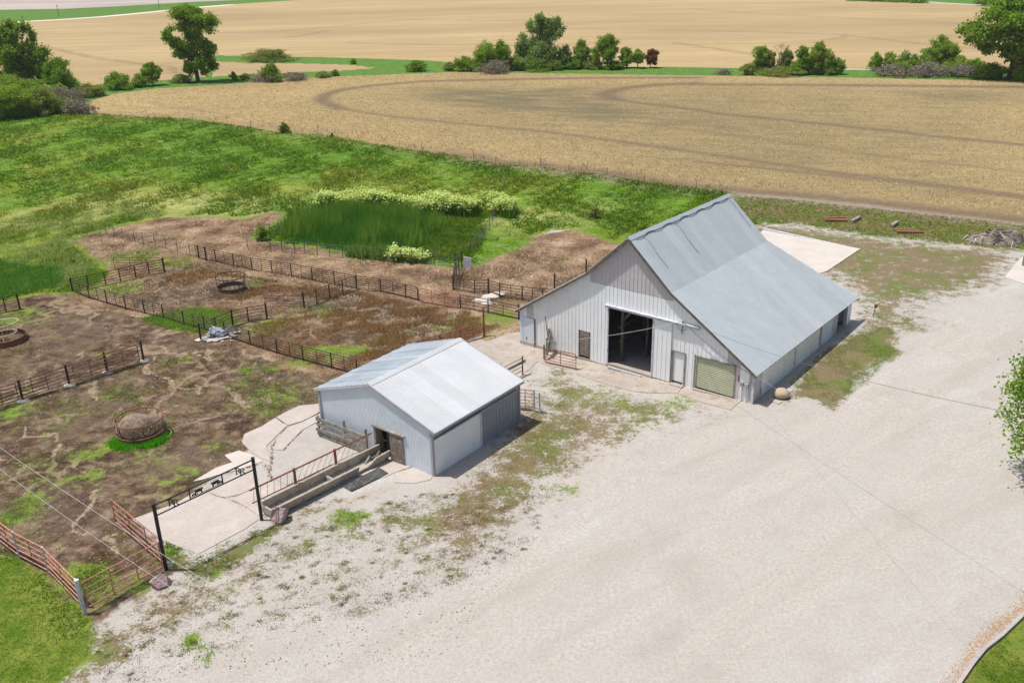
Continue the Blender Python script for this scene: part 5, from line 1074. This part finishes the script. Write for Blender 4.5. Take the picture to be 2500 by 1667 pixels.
tree(1316, 169, 130, 112, F_grey, 'tall grey green cottonwood leaning right in the middle of the tree line', name='cottonwood', cl=[(.05, 0, .88, .14, .11), (.28, 0, .80, .17, .13), (.42, 0, .68, .12, .10), (-.05, 0, .74, .18, .14), (.12, 0, .60, .22, .15), (-.18, 0, .52, .20, .15), (-.30, 0, .34, .20, .16), (.05, 0, .34, .26, .18), (.25, 0, .24, .20, .16), (-.10, 0, .15, .3, .13)], trunk=.1)
tree(2462, 193, 176, 205, F_dark, 'huge dark round tree at the upper right edge', name='broadleaf_tree', cl=[(-.05, 0, .86, .24, .13), (.2, 0, .86, .22, .13), (-.25, 0, .72, .22, .15), (.02, 0, .68, .28, .18), (.3, 0, .68, .25, .18), (-.38, 0, .54, .16, .13), (-.18, 0, .48, .2, .14), (.12, 0, .46, .22, .15), (.36, 0, .44, .2, .16), (-.28, 0, .36, .1, .08), (-.05, 0, .32, .12, .09), (.3, 0, .26, .16, .14)], trunk=.25, dens=1.1)
G1 = 'trees along the hedgerow'
T = [(1190, 172, 62, 78, F_green, 'green tree left of the dark one beside the grey brush', .05), (1226, 172, 68, 52, F_dark, 'dark green tree between the grey brush and the tall leaning cottonwood', .05), (1378, 169, 50, 46, F_grey, 'dull low tree just right of the leaning cottonwood', .05), (1421, 167, 66, 46, F_green, 'mid green tree right of the dull low one', .12), (1482, 169, 74, 60, F_dark, 'dark round tree with visible trunk in the middle hedgerow', .3), (1452, 168, 36, 30, F_lime, 'small light green tree hugging the dark round one', .1),
     (1529, 166, 46, 38, F_lime, 'left of two bright round trees beside the reddish one', .2), (1557, 167, 44, 32, F_lime, 'right of two bright round trees, touching the reddish tree side', .25), (1589, 166, 43, 34, F_red, 'small reddish brown tree at the end of the middle hedgerow', .2),
     (1855, 177, 62, 46, F_lime, 'yellow green tree at the left end of the right hedge clump', .06), (1875, 177, 48, 36, F_olive, 'olive tree left of the bare tree', .05), (1919, 178, 54, 40, F_olive, 'brownish olive tree right of the bare tree', .08), (1957, 182, 64, 40, F_dark, 'dark upright tree in the right hedge clump', .05), (1992, 182, 74, 50, F_lime, 'tallest yellow green tree in the right hedge clump', .06), (2018, 182, 52, 46, F_green, 'spreading green tree at the right side of the hedge clump', .05), (2044, 182, 34, 32, F_green, 'low green tree ending the right hedge clump', .08),
     (2136, 174, 40, 30, F_green, 'first small tree left of the grey thicket', .08), (2167, 174, 42, 32, F_lime, 'second small tree, brighter, above the grey thicket', .08), (2206, 176, 42, 42, F_grey, 'grey green feathery tree above the grey thicket', .08), (2290, 172, 68, 70, F_green, 'windswept green tree rising over the grey thicket', .2), (2322, 174, 46, 36, F_dark, 'dark tree right of the windswept one', .1), (2338, 178, 34, 60, F_lime, 'low light green tree at the right of the grey thicket', .05), (2250, 178, 36, 60, F_green, 'low green tree between the feathery and windswept ones', .05),
     (665, 200, 42, 46, F_green, 'small loose green tree above the grey brush right of the lone cottonwood', .1), (2378, 180, 30, 40, F_dark, 'low dark tree left of the huge round tree', .05), (2498, 196, 90, 60, F_dark, 'second dark tree below the huge round one at the right edge', .1)]
for (u, v, hp, wp_, m, lb, tk) in T: tree(u, v, hp, wp_, m, lb, trunk=tk, group=G1, name='hedgerow_tree')
G2 = 'bushes along the hedgerow'
Bs = [(288, 219, 36, 62, F_green, 'green bush left of the small spreading tree'), (343, 213, 28, 42, F_lime, 'yellow green bush touching the small spreading tree'), (445, 202, 18, 46, F_olive, 'low bush at the left foot of the lone cottonwood'), (222, 236, 26, 70, F_olive, 'flowering olive bush behind the wheat tip'), (148, 236, 26, 36, F_lime, 'bright small bush below the far left cottonwood'), (571, 197, 19, 16, F_dark, 'tiny dark bush right of the lone cottonwood'), (600, 196, 15, 26, F_green, 'tiny green bush left of the grey brush'), (788, 190, 14, 40, F_grey, 'grey low bush at the wheat edge'), (820, 186, 14, 22, F_dark, 'little dark bush at the wheat edge'),
      (1016, 175, 24, 50, F_dark, 'dark low bush alone in the grass strip'), (1135, 174, 32, 46, F_green, 'rounded bush at the left end of the middle hedgerow'), (1098, 173, 18, 36, F_olive, 'low olive bush left of the rounded bush'), (1305, 172, 26, 90, F_dark, 'dark undergrowth below the leaning cottonwood'), (1260, 172, 32, 40, F_green, 'green undergrowth beside the grey brush'), (1500, 169, 18, 60, F_dark, 'dark undergrowth below the dark round tree'), (1905, 184, 18, 110, F_olive, 'low flowering shrubs in front of the right hedge clump'), (1822, 183, 24, 34, F_olive, 'small shrub at the left of the right hedge clump'), (2420, 192, 30, 60, F_dark, 'undergrowth below the huge round tree'),
      (1350, 172, 24, 44, F_green, 'green undergrowth right of the leaning cottonwood base'), (1400, 170, 22, 40, F_dark, 'dark undergrowth between the dull low tree and its neighbour'), (1170, 173, 26, 40, F_green, 'low green bush under the left end of the middle hedgerow'), (1450, 170, 20, 40, F_olive, 'olive undergrowth left of the dark round tree'), (1940, 184, 26, 50, F_dark, 'dark undergrowth inside the right hedge clump'), (2200, 184, 26, 60, F_green, 'green undergrowth behind the left grey thicket'), (2310, 184, 26, 60, F_green, 'green undergrowth behind the right grey thicket'),
      (661, 150, 26, 104, F_olive, 'olive thicket on the grass strip in the upper wheat'), (862, 157, 11, 14, F_dark, 'dot like dark bush on the grass strip'), (696, 326, 25, 27, F_olive, 'lone small bush at the pasture and wheat boundary'), (811, 336, 12, 8, F_green, 'tiny sapling on the pasture boundary')]
for (u, v, hp, wp_, m, lb) in Bs: tree(u, v, hp, wp_, m, lb, 'bush', trunk=.0, group=G2, name='bush')
for i, (u, v, hp, wp_, m, lb) in enumerate([(30, 288, 66, 120, F_lime, 'large yellow green shrub mass at the left edge above the pasture'), (110, 280, 52, 95, F_olive, 'olive yellow shrub right of the large shrub mass'), (30, 240, 44, 110, F_green, 'green shrub behind the large shrub mass at the left edge'), (105, 245, 30, 70, F_green, 'green shrub below the dark rounded tree')]): tree(u, v, hp, wp_, m, lb, 'shrub', trunk=0., group='shrubs at the left edge', name='shrub', dens=1.2)
for (u, v, hp, wp_, lb) in [(150, 262, 40, 70, 'grey leafless brush at the left beside the wheat tip'), (190, 278, 28, 80, 'low grey brush right under the wheat tip'), (180, 250, 26, 60, 'grey brush behind the low one at the wheat tip'), (655, 199, 20, 90, 'grey brush below the loose green tree'), (720, 197, 18, 70, 'grey brush farther right at the wheat edge'), (1210, 179, 28, 86, 'dense grey brown brush in the middle hedgerow'), (1768, 182, 12, 50, 'faint grey brush in the grass strip'), (2180, 186, 24, 90, 'left part of the long grey thicket'), (2262, 187, 30, 90, 'middle part of the long grey thicket'), (2340, 188, 26, 80, 'right part of the long grey thicket')]:
    tree(u, v, hp, wp_, F_twig, lb, 'brush', trunk=0., group='grey brush clumps', name='brush', dens=.45)
# bare tree
p = wpt(1899, 180); bt_ = thing('bare_tree', p, 'leafless grey tree between two olive trees in the right hedge clump', 'tree', 0); px = PX(p)
mb = MB(); r_ = random.Random(3)
def br(p, d, l_, r0, k):
    q = p+d*l_; mb.bar(p, q, r0, 5, r0*.6)
    if k:
        for _ in range(3): br(q, (d+Vector((r_.gauss(0, .45), r_.gauss(0, .45), r_.gauss(.1, .2)))).normalized(), l_*.62, r0*.55, k-1)
br(Vector((0, 0, 0)), Vector((0, 0, 1)), 2.6, .16, 5); mb.build('branches', F_twig, bt_)
# saplings by the pens
for (u, v, hp, wp_, m, lb) in [(784, 497, 38, 20, F_green, 'slim sapling at the left end of the cream flowering weeds'), (710, 549, 46, 20, F_lime, 'young yellow green sapling on the left wire fence'), (641, 587, 36, 30, F_green, 'bright bush at the corner of the wire fence'), (1136, 510, 24, 40, F_dark, 'dark leafy bush at the right end of the cream flowering weeds'), (1450, 535, 30, 30, F_olive, 'shaggy weed clump at the left of the barn ridge')]:
    tree(u, v, hp, wp_, m, lb, 'sapling', trunk=.0, name='sapling')
# near tree at the right edge
nb = at(2640, 1180, 42); nb.z = 0; tb = G(2660, 1185)
nt = thing('yard_tree', tb, 'leafy green tree reaching into the picture at the right edge', 'tree', 0)
px = PX(tb); cc = []
cpx = [(2505, 900, 55), (2497, 960, 45), (2510, 1020, 70), (2520, 1090, 55), (2560, 850, 70), (2600, 950, 100), (2600, 1050, 90), (2640, 860, 80), (2680, 960, 90)]
for (u, v, rr) in cpx:
    u += 28
    dd = (tb-Vector((0, 0, CH))).length-2.6; q = at(u, v, dd)-tb; cc.append((q.x, q.y+random.uniform(-.5, .5), q.z, rr*dd/FP, rr*dd/FP*1.2, rr*dd/FP))
leafcloud(cc, 17000, .17, F_dark, 'crown', nt, 77)
mb = MB(); mb.path([(0, 0, -.2), (.05, 0, 1.8), (-.1, 0, 4.5)], [.2, .16, .06], 9); mb.build('trunk', F_bark, nt)
mb = MB()
for c in cc: mb.path([(0, 0, 1.7), Vector((0, 0, 2.2)).lerp(Vector(c[:3]), .5)+Vector((0, 0, .3)), c[:3]], [.09, .06, .02], 5)
mb.build('limbs', F_bark, nt)
# distant treeline + utility poles
for i, (u, hp, wp_) in enumerate([(2095, 10, 60), (2140, 14, 60), (2185, 12, 70), (2235, 13, 60), (2400, 12, 30), (2440, 22, 46), (2478, 18, 44), (2520, 20, 50)]):
    tree(u, 4+(u-2080)*.022, hp, wp_, F_dark, ['leftmost dark tree on the far horizon at the upper right', 'second dark tree on the far upper right crest', 'third dark tree on the far upper right crest', 'fourth dark tree on the far upper right crest', 'small dark tree left of the taller crest clump', 'taller dark tree in the crest clump at the upper right', 'dark tree right of the taller crest tree', 'last dark tree at the upper right corner'][i], trunk=0., group='trees on the far crest', name='distant_tree')
for (u, v, hp, lb) in ((144, 42, 24, 'thin utility pole at the upper left beside the country road'), (389, 22, 24, 'thin utility pole on the far green field left of centre')):
    p = wpt(u, v); px = PX(p); t = thing('utility_pole', p, lb, 'pole', 0); mb = MB(); mb.bar((0, 0, 0), (0, 0, hp*px), px*.55, 6); mb.build('pole', M_wood, t); mb = MB(); mb.bar((-px*2.5, 0, hp*px*.93), (px*2.5, 0, hp*px*.93), px*.3, 5); mb.build('crossarm', M_wood, t)
# ------------------------------------------------------------------ ground cover as real blades
def sample(poly, n, near=70.):
    P = gpoly(poly); lo = P.min(0); hi = P.max(0); out = []
    tot = 0
    while tot < n:
        q = rng.uniform(lo, hi, (n*3, 2)); d = np.hypot(q[:, 0], q[:, 1]); q = q[rng.uniform(0, 1, len(q)) < np.minimum(1, (near/d)**1.6)]
        q = q[(sdf(P, q[:, 0], q[:, 1]) < 0) & (np.abs(q[:, 0]) < q[:, 1]*.66+6)]; out.append(q); tot += len(q)
    q = np.concatenate(out)[:n]; return np.column_stack([q, hgt(q[:, 0], q[:, 1])])
ps = sample(PASTURE, 62000, 62); hp_ = (.14+.20*np.clip(vn(ps[:, 0], ps[:, 1], .5, 31)+.4, 0, 1))*(1+.004*(ps[:, 1]-60))
blades(ps, hp_*1.35, .13, .95, F_grass, 'pasture_grass', 'tall green pasture grass swept by the wind', 'grass', k=4, spread=.16)
pw = sample(WHEAT, 60000, 62)
mw = mask_eval(pw[:, 0], pw[:, 1]); pw = pw[(mw['res'] < .3+rng.uniform(-.1, .1, len(pw))) & (rng.uniform(0, 1.1, len(pw)) > mw['wdark'])]
blades(pw, .26, .075, .9, F_wheat, 'wheat_stalks', 'ripening tan wheat stalks', 'wheat', k=3, spread=.2)
st_ = sample(STRAW, 26000, 60); blades(st_, .19, .05, 1.2, F_strawb, 'straw_litter', 'matted dry straw in the upper pens', 'straw', k=3, spread=.25)
ds_ = sample([(612, 843), (811, 900), (873, 915), (1100, 850), (1262, 780), (1020, 745), (871, 712), (743, 760), (620, 800)], 15000, 60); q = vn(ds_[:, 0], ds_[:, 1], .8, 41)+1.*vn(ds_[:, 0], ds_[:, 1], 2.6, 43) > -.05
blades(ds_[q], .30, .040, .9, F_brownw, 'dry_brown_weeds', 'dead brown weeds standing in the pen behind the shed', 'weeds', k=4, spread=.12)
ds_ = sample([(400, 640), (640, 680), (871, 712), (743, 750), (652, 775), (560, 770), (400, 720)], 5200, 60); q = vn(ds_[:, 0], ds_[:, 1], .9, 42) > .05
blades(ds_[q], .32, .04, .9, F_brownw, 'dry_brown_weeds', 'dead brown weeds around the dark hay ring', 'weeds', k=4, spread=.12)
rp = sample([(690, 585), (705, 555), (770, 515), (860, 508), (1000, 515), (1080, 520), (1075, 560), (1030, 600), (980, 620), (860, 612), (760, 600)], 15000, 80)
ed = -sdf(gpoly([(690, 585), (705, 555), (770, 515), (860, 508), (1000, 515), (1080, 520), (1075, 560), (1030, 600), (980, 620), (860, 612), (760, 600)]), rp[:, 0], rp[:, 1])
blades(rp, 1.5*np.clip((ed+.6*vn(rp[:, 0], rp[:, 1], 1.4, 71))/3, .25, 1)*(1+.2*vn(rp[:, 0], rp[:, 1], .8, 72)), .07, .38, F_reed, 'reeds', 'dense dark green reeds inside the wire fence', 'reeds', k=3, spread=.2)
rq = rp[vn(rp[:, 0], rp[:, 1], .7, 73)+.6*vn(rp[:, 0], rp[:, 1], 2.2, 74) > .1][:2600]
blades(rq, 1.85, .075, .35, F_weed, 'reed_tips', 'lighter green stems standing among the dark reeds', 'reeds', k=3, spread=.3)
rp = sample([(1030, 600), (1085, 520), (1190, 520), (1180, 590), (1140, 640), (1000, 625)], 5000, 80)
blades(rp, .5, .07, .8, F_grass, 'tall_grass', 'lighter tall grass right of the dark reeds', 'grass', k=4, spread=.2)
fw = []; r_ = random.Random(5)
def weedpatch(poly, n, hh, name, label, mflow, flower=1.):
    ps = sample(poly, n, 80); V = []; S = []
    fl_pts = []; bl = []
    for p in ps:
        h_ = hh*r_.uniform(.6, 1.15)*(1+.22*math.sin(p[0]*1.1+p[1])); bl.append((p[0], p[1], p[2]))
        for k in range(3): fl_pts.append((p[0]+r_.gauss(0, .25), p[1]+r_.gauss(0, .25), p[2]+h_*r_.uniform(.85, 1.02)))
    blades(bl, hh*.95, .12, .35, F_weed, name+'_stems', label+', stems and leaves', 'weeds', k=7, spread=.22)
    if flower:
        C = np.array(fl_pts); n = len(C); K = 13; P = np.repeat(C, K, 0)+rng.normal(0, 1, (n*K, 3))*[.20, .20, .13]; m_ = n*K
        a = rng.uniform(0, 6.28, m_); s = .08*rng.uniform(.5, 1.5, m_); ux = np.stack([np.cos(a)*s, np.sin(a)*s, rng.normal(0, .03, m_)], 1); vy = np.stack([-np.sin(a)*s, np.cos(a)*s, rng.normal(0, .03, m_)], 1)
        o = np_mesh(name, np.stack([P-ux, P-vy, P+ux, P+vy], 1).reshape(-1, 3), 4, mflow); setp(o, label, 'weeds', None, 'stuff')
weedpatch([(775, 520), (800, 500), (870, 503), (1000, 510), (1165, 515), (1150, 535), (1000, 522), (880, 514)], 900, 1.55, 'flowering_weeds', 'band of tall cream flowering weeds behind the dark reeds', F_flow)
weedpatch([(1190, 508), (1255, 512), (1245, 535), (1195, 525)], 70, 1.5, 'flowering_weeds', 'small group of cream flowering weeds right of the long band', F_flow)
weedpatch([(955, 640), (960, 620), (1010, 625), (1040, 625), (1040, 644)], 40, .8, 'flowering_weeds', 'cream flowering weeds in front of the reeds', F_flow)
weedpatch([(845, 628), (870, 615), (945, 622), (940, 637)], 110, 1.3, 'leafy_weeds', 'bright leafy weeds in front of the reeds', F_weed, 0)
# green weeds in the pens
wp_ = []
for (u, v, r0, s) in WEEDC:
    c = G(u, v); n = int(75*r0*r0*s) if v < 1240 else int(150*r0*r0*s)
    for _ in range(n):
        a = r_.uniform(0, 6.28); d_ = r0*math.sqrt(r_.random())*r_.uniform(.5, 1.3); x, y = c.x+math.cos(a)*d_, c.y+math.sin(a)*d_; wp_.append((x, y, H(x, y)))
blades(wp_, .10, .05, 1.1, F_weed, 'low_green_weeds', 'patches of low bright green weeds on bare ground', 'weeds', k=5, spread=.10)
for poly in WEEDP: 
    q = sample(poly, 2600, 60); blades(q, .22, .07, .9, F_weed, 'leafy_weeds', 'dense bright green weeds spreading through a pen fence' if poly is WEEDP[0] else 'green grass filling the far left pen corner', 'weeds', k=4, spread=.15)
fg = []
for i in range(1000):
    a = r_.choice((r_.gauss(4.15, .28), r_.gauss(5.5, .25))); d_ = 1.40+abs(r_.gauss(0, .22)); x, y = c1.x+math.cos(a)*d_, c1.y+math.sin(a)*d_; fg.append((x, y, H(x, y)))
blades(fg, .38, .04, .5, leaf_mat('lush_grass', (.10, .34, .015), (.19, .50, .04), .4), 'lush_grass', 'lush green grass around the foot of the rust red hay ring', 'grass', k=5, spread=.06)
# weeds at the left: pale shaggy vegetation
q = sample([(0, 540), (120, 520), (300, 500), (420, 525), (300, 545), (180, 575), (150, 595), (240, 650), (170, 700), (60, 720), (0, 730)], 9000, 62); nz = vn(q[:, 0], q[:, 1], .5, 51)
q = q[::2]; nz = nz[::2]
blades(q[nz > -.2], .42, .07, .95, F_pale, 'shaggy_weeds', 'pale shaggy weeds at the left beyond the pens', 'weeds', k=5, spread=.2); blades(q[nz <= -.2], .42, .07, .9, F_weed, 'shaggy_weeds', 'darker green weeds among the pale ones at the left', 'weeds', k=5, spread=.2)
q = sample([(0, 640), (60, 655), (140, 660), (145, 700), (60, 720), (0, 730)], 2600, 62); blades(q[::2], .6, .08, .8, F_reed, 'dark_weeds', 'dark green tall weeds at the left edge above the pen', 'weeds', k=5, spread=.2)
# turf tufts and lawn
for poly, n, hh, mm, lb in ((TURF[2][0], 4200, .06, F_weed, 'short grass on the patch beside the barn'), (TURF[3][0], 9000, .20, F_grass, 'rough green grass strip behind the barn'), (TURF[1][0], 4200, .05, F_brownw, 'thin dry turf on the gravel before the shed'), (TURF[6][0], 900, .10, F_weed, 'green tufts in front of the arch gate'), (LAWNL, 9000, .05, F_grass, 'lawn grass at the lower left'), ([(2500, 1520), (2450, 1565), (2410, 1598), (2380, 1640), (2360, 1690), (2600, 1700), (2600, 1500)], 3500, .05, F_grass, 'lawn grass at the lower right corner')):
    q = sample(poly, n, 60); nz = vn(q[:, 0], q[:, 1], 1.3, 61)+.5*vn(q[:, 0], q[:, 1], 3.5, 62); q = q[nz > -.15] if hh != .20 and poly is not LAWNL else q
    blades(q, hh, .045, .9, mm, 'grass_tufts', lb, 'grass', k=5, spread=.07)
# dead stalks along the pasture edge
sp2 = []
for p in fp:
    for k in range(22): x, y = p.x+r_.gauss(0, 4.4), p.y+r_.gauss(0, .5); sp2.append((x, y, H(x, y)))
blades(sp2, .8, .06, .4, F_brownw, 'dead_stalks', 'dead brown stalks along the wire fence at the wheat edge', 'stalks', k=3, spread=.3)
cg = []; cb = []
q = sample([(430, 1400), (560, 1380), (700, 1290), (860, 1230), (1060, 1200), (1330, 1240), (1300, 1340), (1100, 1430), (900, 1500), (640, 1540), (420, 1660), (200, 1667), (260, 1520)], 520, 45)
for p in q:
    L_ = cb if r_.random() < .74 else cg; n = r_.randint(8, 50); s_ = r_.uniform(.04, .22)
    for _ in range(n): x, y = p[0]+r_.gauss(0, s_*1.3), p[1]+r_.gauss(0, s_); L_.append((x, y, H(x, y)))
blades(cg, .07, .045, 1.1, F_olive, 'gravel_weeds', 'little green weeds dotted over the gravel', 'weeds', k=3, spread=.03)
blades(cb, .05, .05, 1.2, leaf_mat('dead_tuft', (.09, .055, .032), (.22, .14, .09), .1), 'gravel_litter', 'little brown dry tufts dotted over the gravel', 'litter', k=3, spread=.04)
q = sample(DIRT, 1100, 50); dw_ = []
for p in q:
    s_ = r_.uniform(.05, .3)
    for _ in range(r_.randint(4, 22)): x, y = p[0]+r_.gauss(0, s_*1.4), p[1]+r_.gauss(0, s_*.8); dw_.append((x, y, H(x, y)))
blades(dw_, .06, .045, 1.1, leaf_mat('olive_weed', (.15, .19, .03), (.28, .33, .07), .4), 'pen_weeds', 'thin olive green weeds dotted over the brown pen', 'weeds', k=3, spread=.04)
q = sample(DIRT, 5000, 50); blades(q, .05, .05, 1.3, F_brownw, 'pen_litter', 'trampled brown litter on the pen ground', 'litter', k=2, spread=.12)
ck = []
for a, b_ in (((511, 1205), (545, 1215)), ((545, 1215), (600, 1240)), ((563, 1214), (628, 1186)), ((628, 1187), (668, 1172)), ((705, 1041), (786, 1004)), ((700, 1042), (664, 1092)), ((664, 1092), (662, 1150)), ((690, 1100), (740, 1052)), ((975, 1151), (1012, 1139)), ((1190, 880), (1240, 850)), ((1240, 850), (1262, 842)), ((585, 1150), (640, 1128)), ((648, 1132), (664, 1172))):
    A_, B_ = G(*a), G(*b_)
    for k in range(int((B_-A_).length*26)):
        p = A_.lerp(B_, r_.random()); ck.append((p.x+r_.gauss(0, .05), p.y+r_.gauss(0, .05), p.z+.02))
blades(ck, .05, .045, 1.1, F_brownw, 'crack_weeds', 'dry weeds growing in the cracks of the concrete pads', 'weeds', k=3, spread=.05)
# small chips and debris on the gravel and in the pen
def chips(poly, n, s0, s1, m, name, lb):
    q = sample(poly, n, 45); k = len(q); a = rng.uniform(0, 6.28, k); s = rng.uniform(s0, s1, k); z = np.full(k, .012)
    u = np.stack([np.cos(a)*s, np.sin(a)*s, rng.normal(0, .01, k)], 1); v = np.stack([-np.sin(a)*s*.5, np.cos(a)*s*.5, rng.normal(0, .01, k)], 1); up_ = np.stack([z*0, z*0, s*.6], 1)
    q = q+np.array([0, 0, .012]); V = np.stack([q-u, q-v, q+up_, q+u, q+up_, q-v, q+u, q+v, q+up_, q-u, q+up_, q+v], 1).reshape(-1, 3)
    setp(np_mesh(name, V, 3, m), lb, 'debris', None, 'stuff')
chips([(700, 1300), (1500, 1080), (2300, 900), (2500, 1300), (2300, 1600), (1200, 1700), (300, 1700), (450, 1500)], 5500, .012, .03, M_conw, 'gravel_stones', 'loose pale stones on the gravel yard')
chips([(300, 1500), (600, 1330), (900, 1300), (1300, 1300), (1100, 1600), (300, 1667)], 700, .02, .06, M_hay, 'leaf_litter', 'brown litter scattered on the gravel')
chips(DIRT, 1500, .02, .07, M_conw, 'pen_debris', 'pale chips scattered over the brown pen')
# haze
mb = MB(); mb.box(-3300, 3300, -70, 4300, -8, 42); hz = mb.build('haze', None); hz.data.materials.clear()
hm = bpy.data.materials.new('haze'); hm.use_nodes = True; nt_ = hm.node_tree; nt_.nodes.remove(nt_.nodes['Principled BSDF'])
pv = nt_.nodes.new('ShaderNodeVolumePrincipled'); pv.inputs['Density'].default_value = .00010; pv.inputs['Color'].default_value = (.86, .90, .95, 1); nt_.links.new(pv.outputs[0], nt_.nodes['Material Output'].inputs['Volume'])
hz.data.materials.append(hm); hz['kind'] = 'stuff'
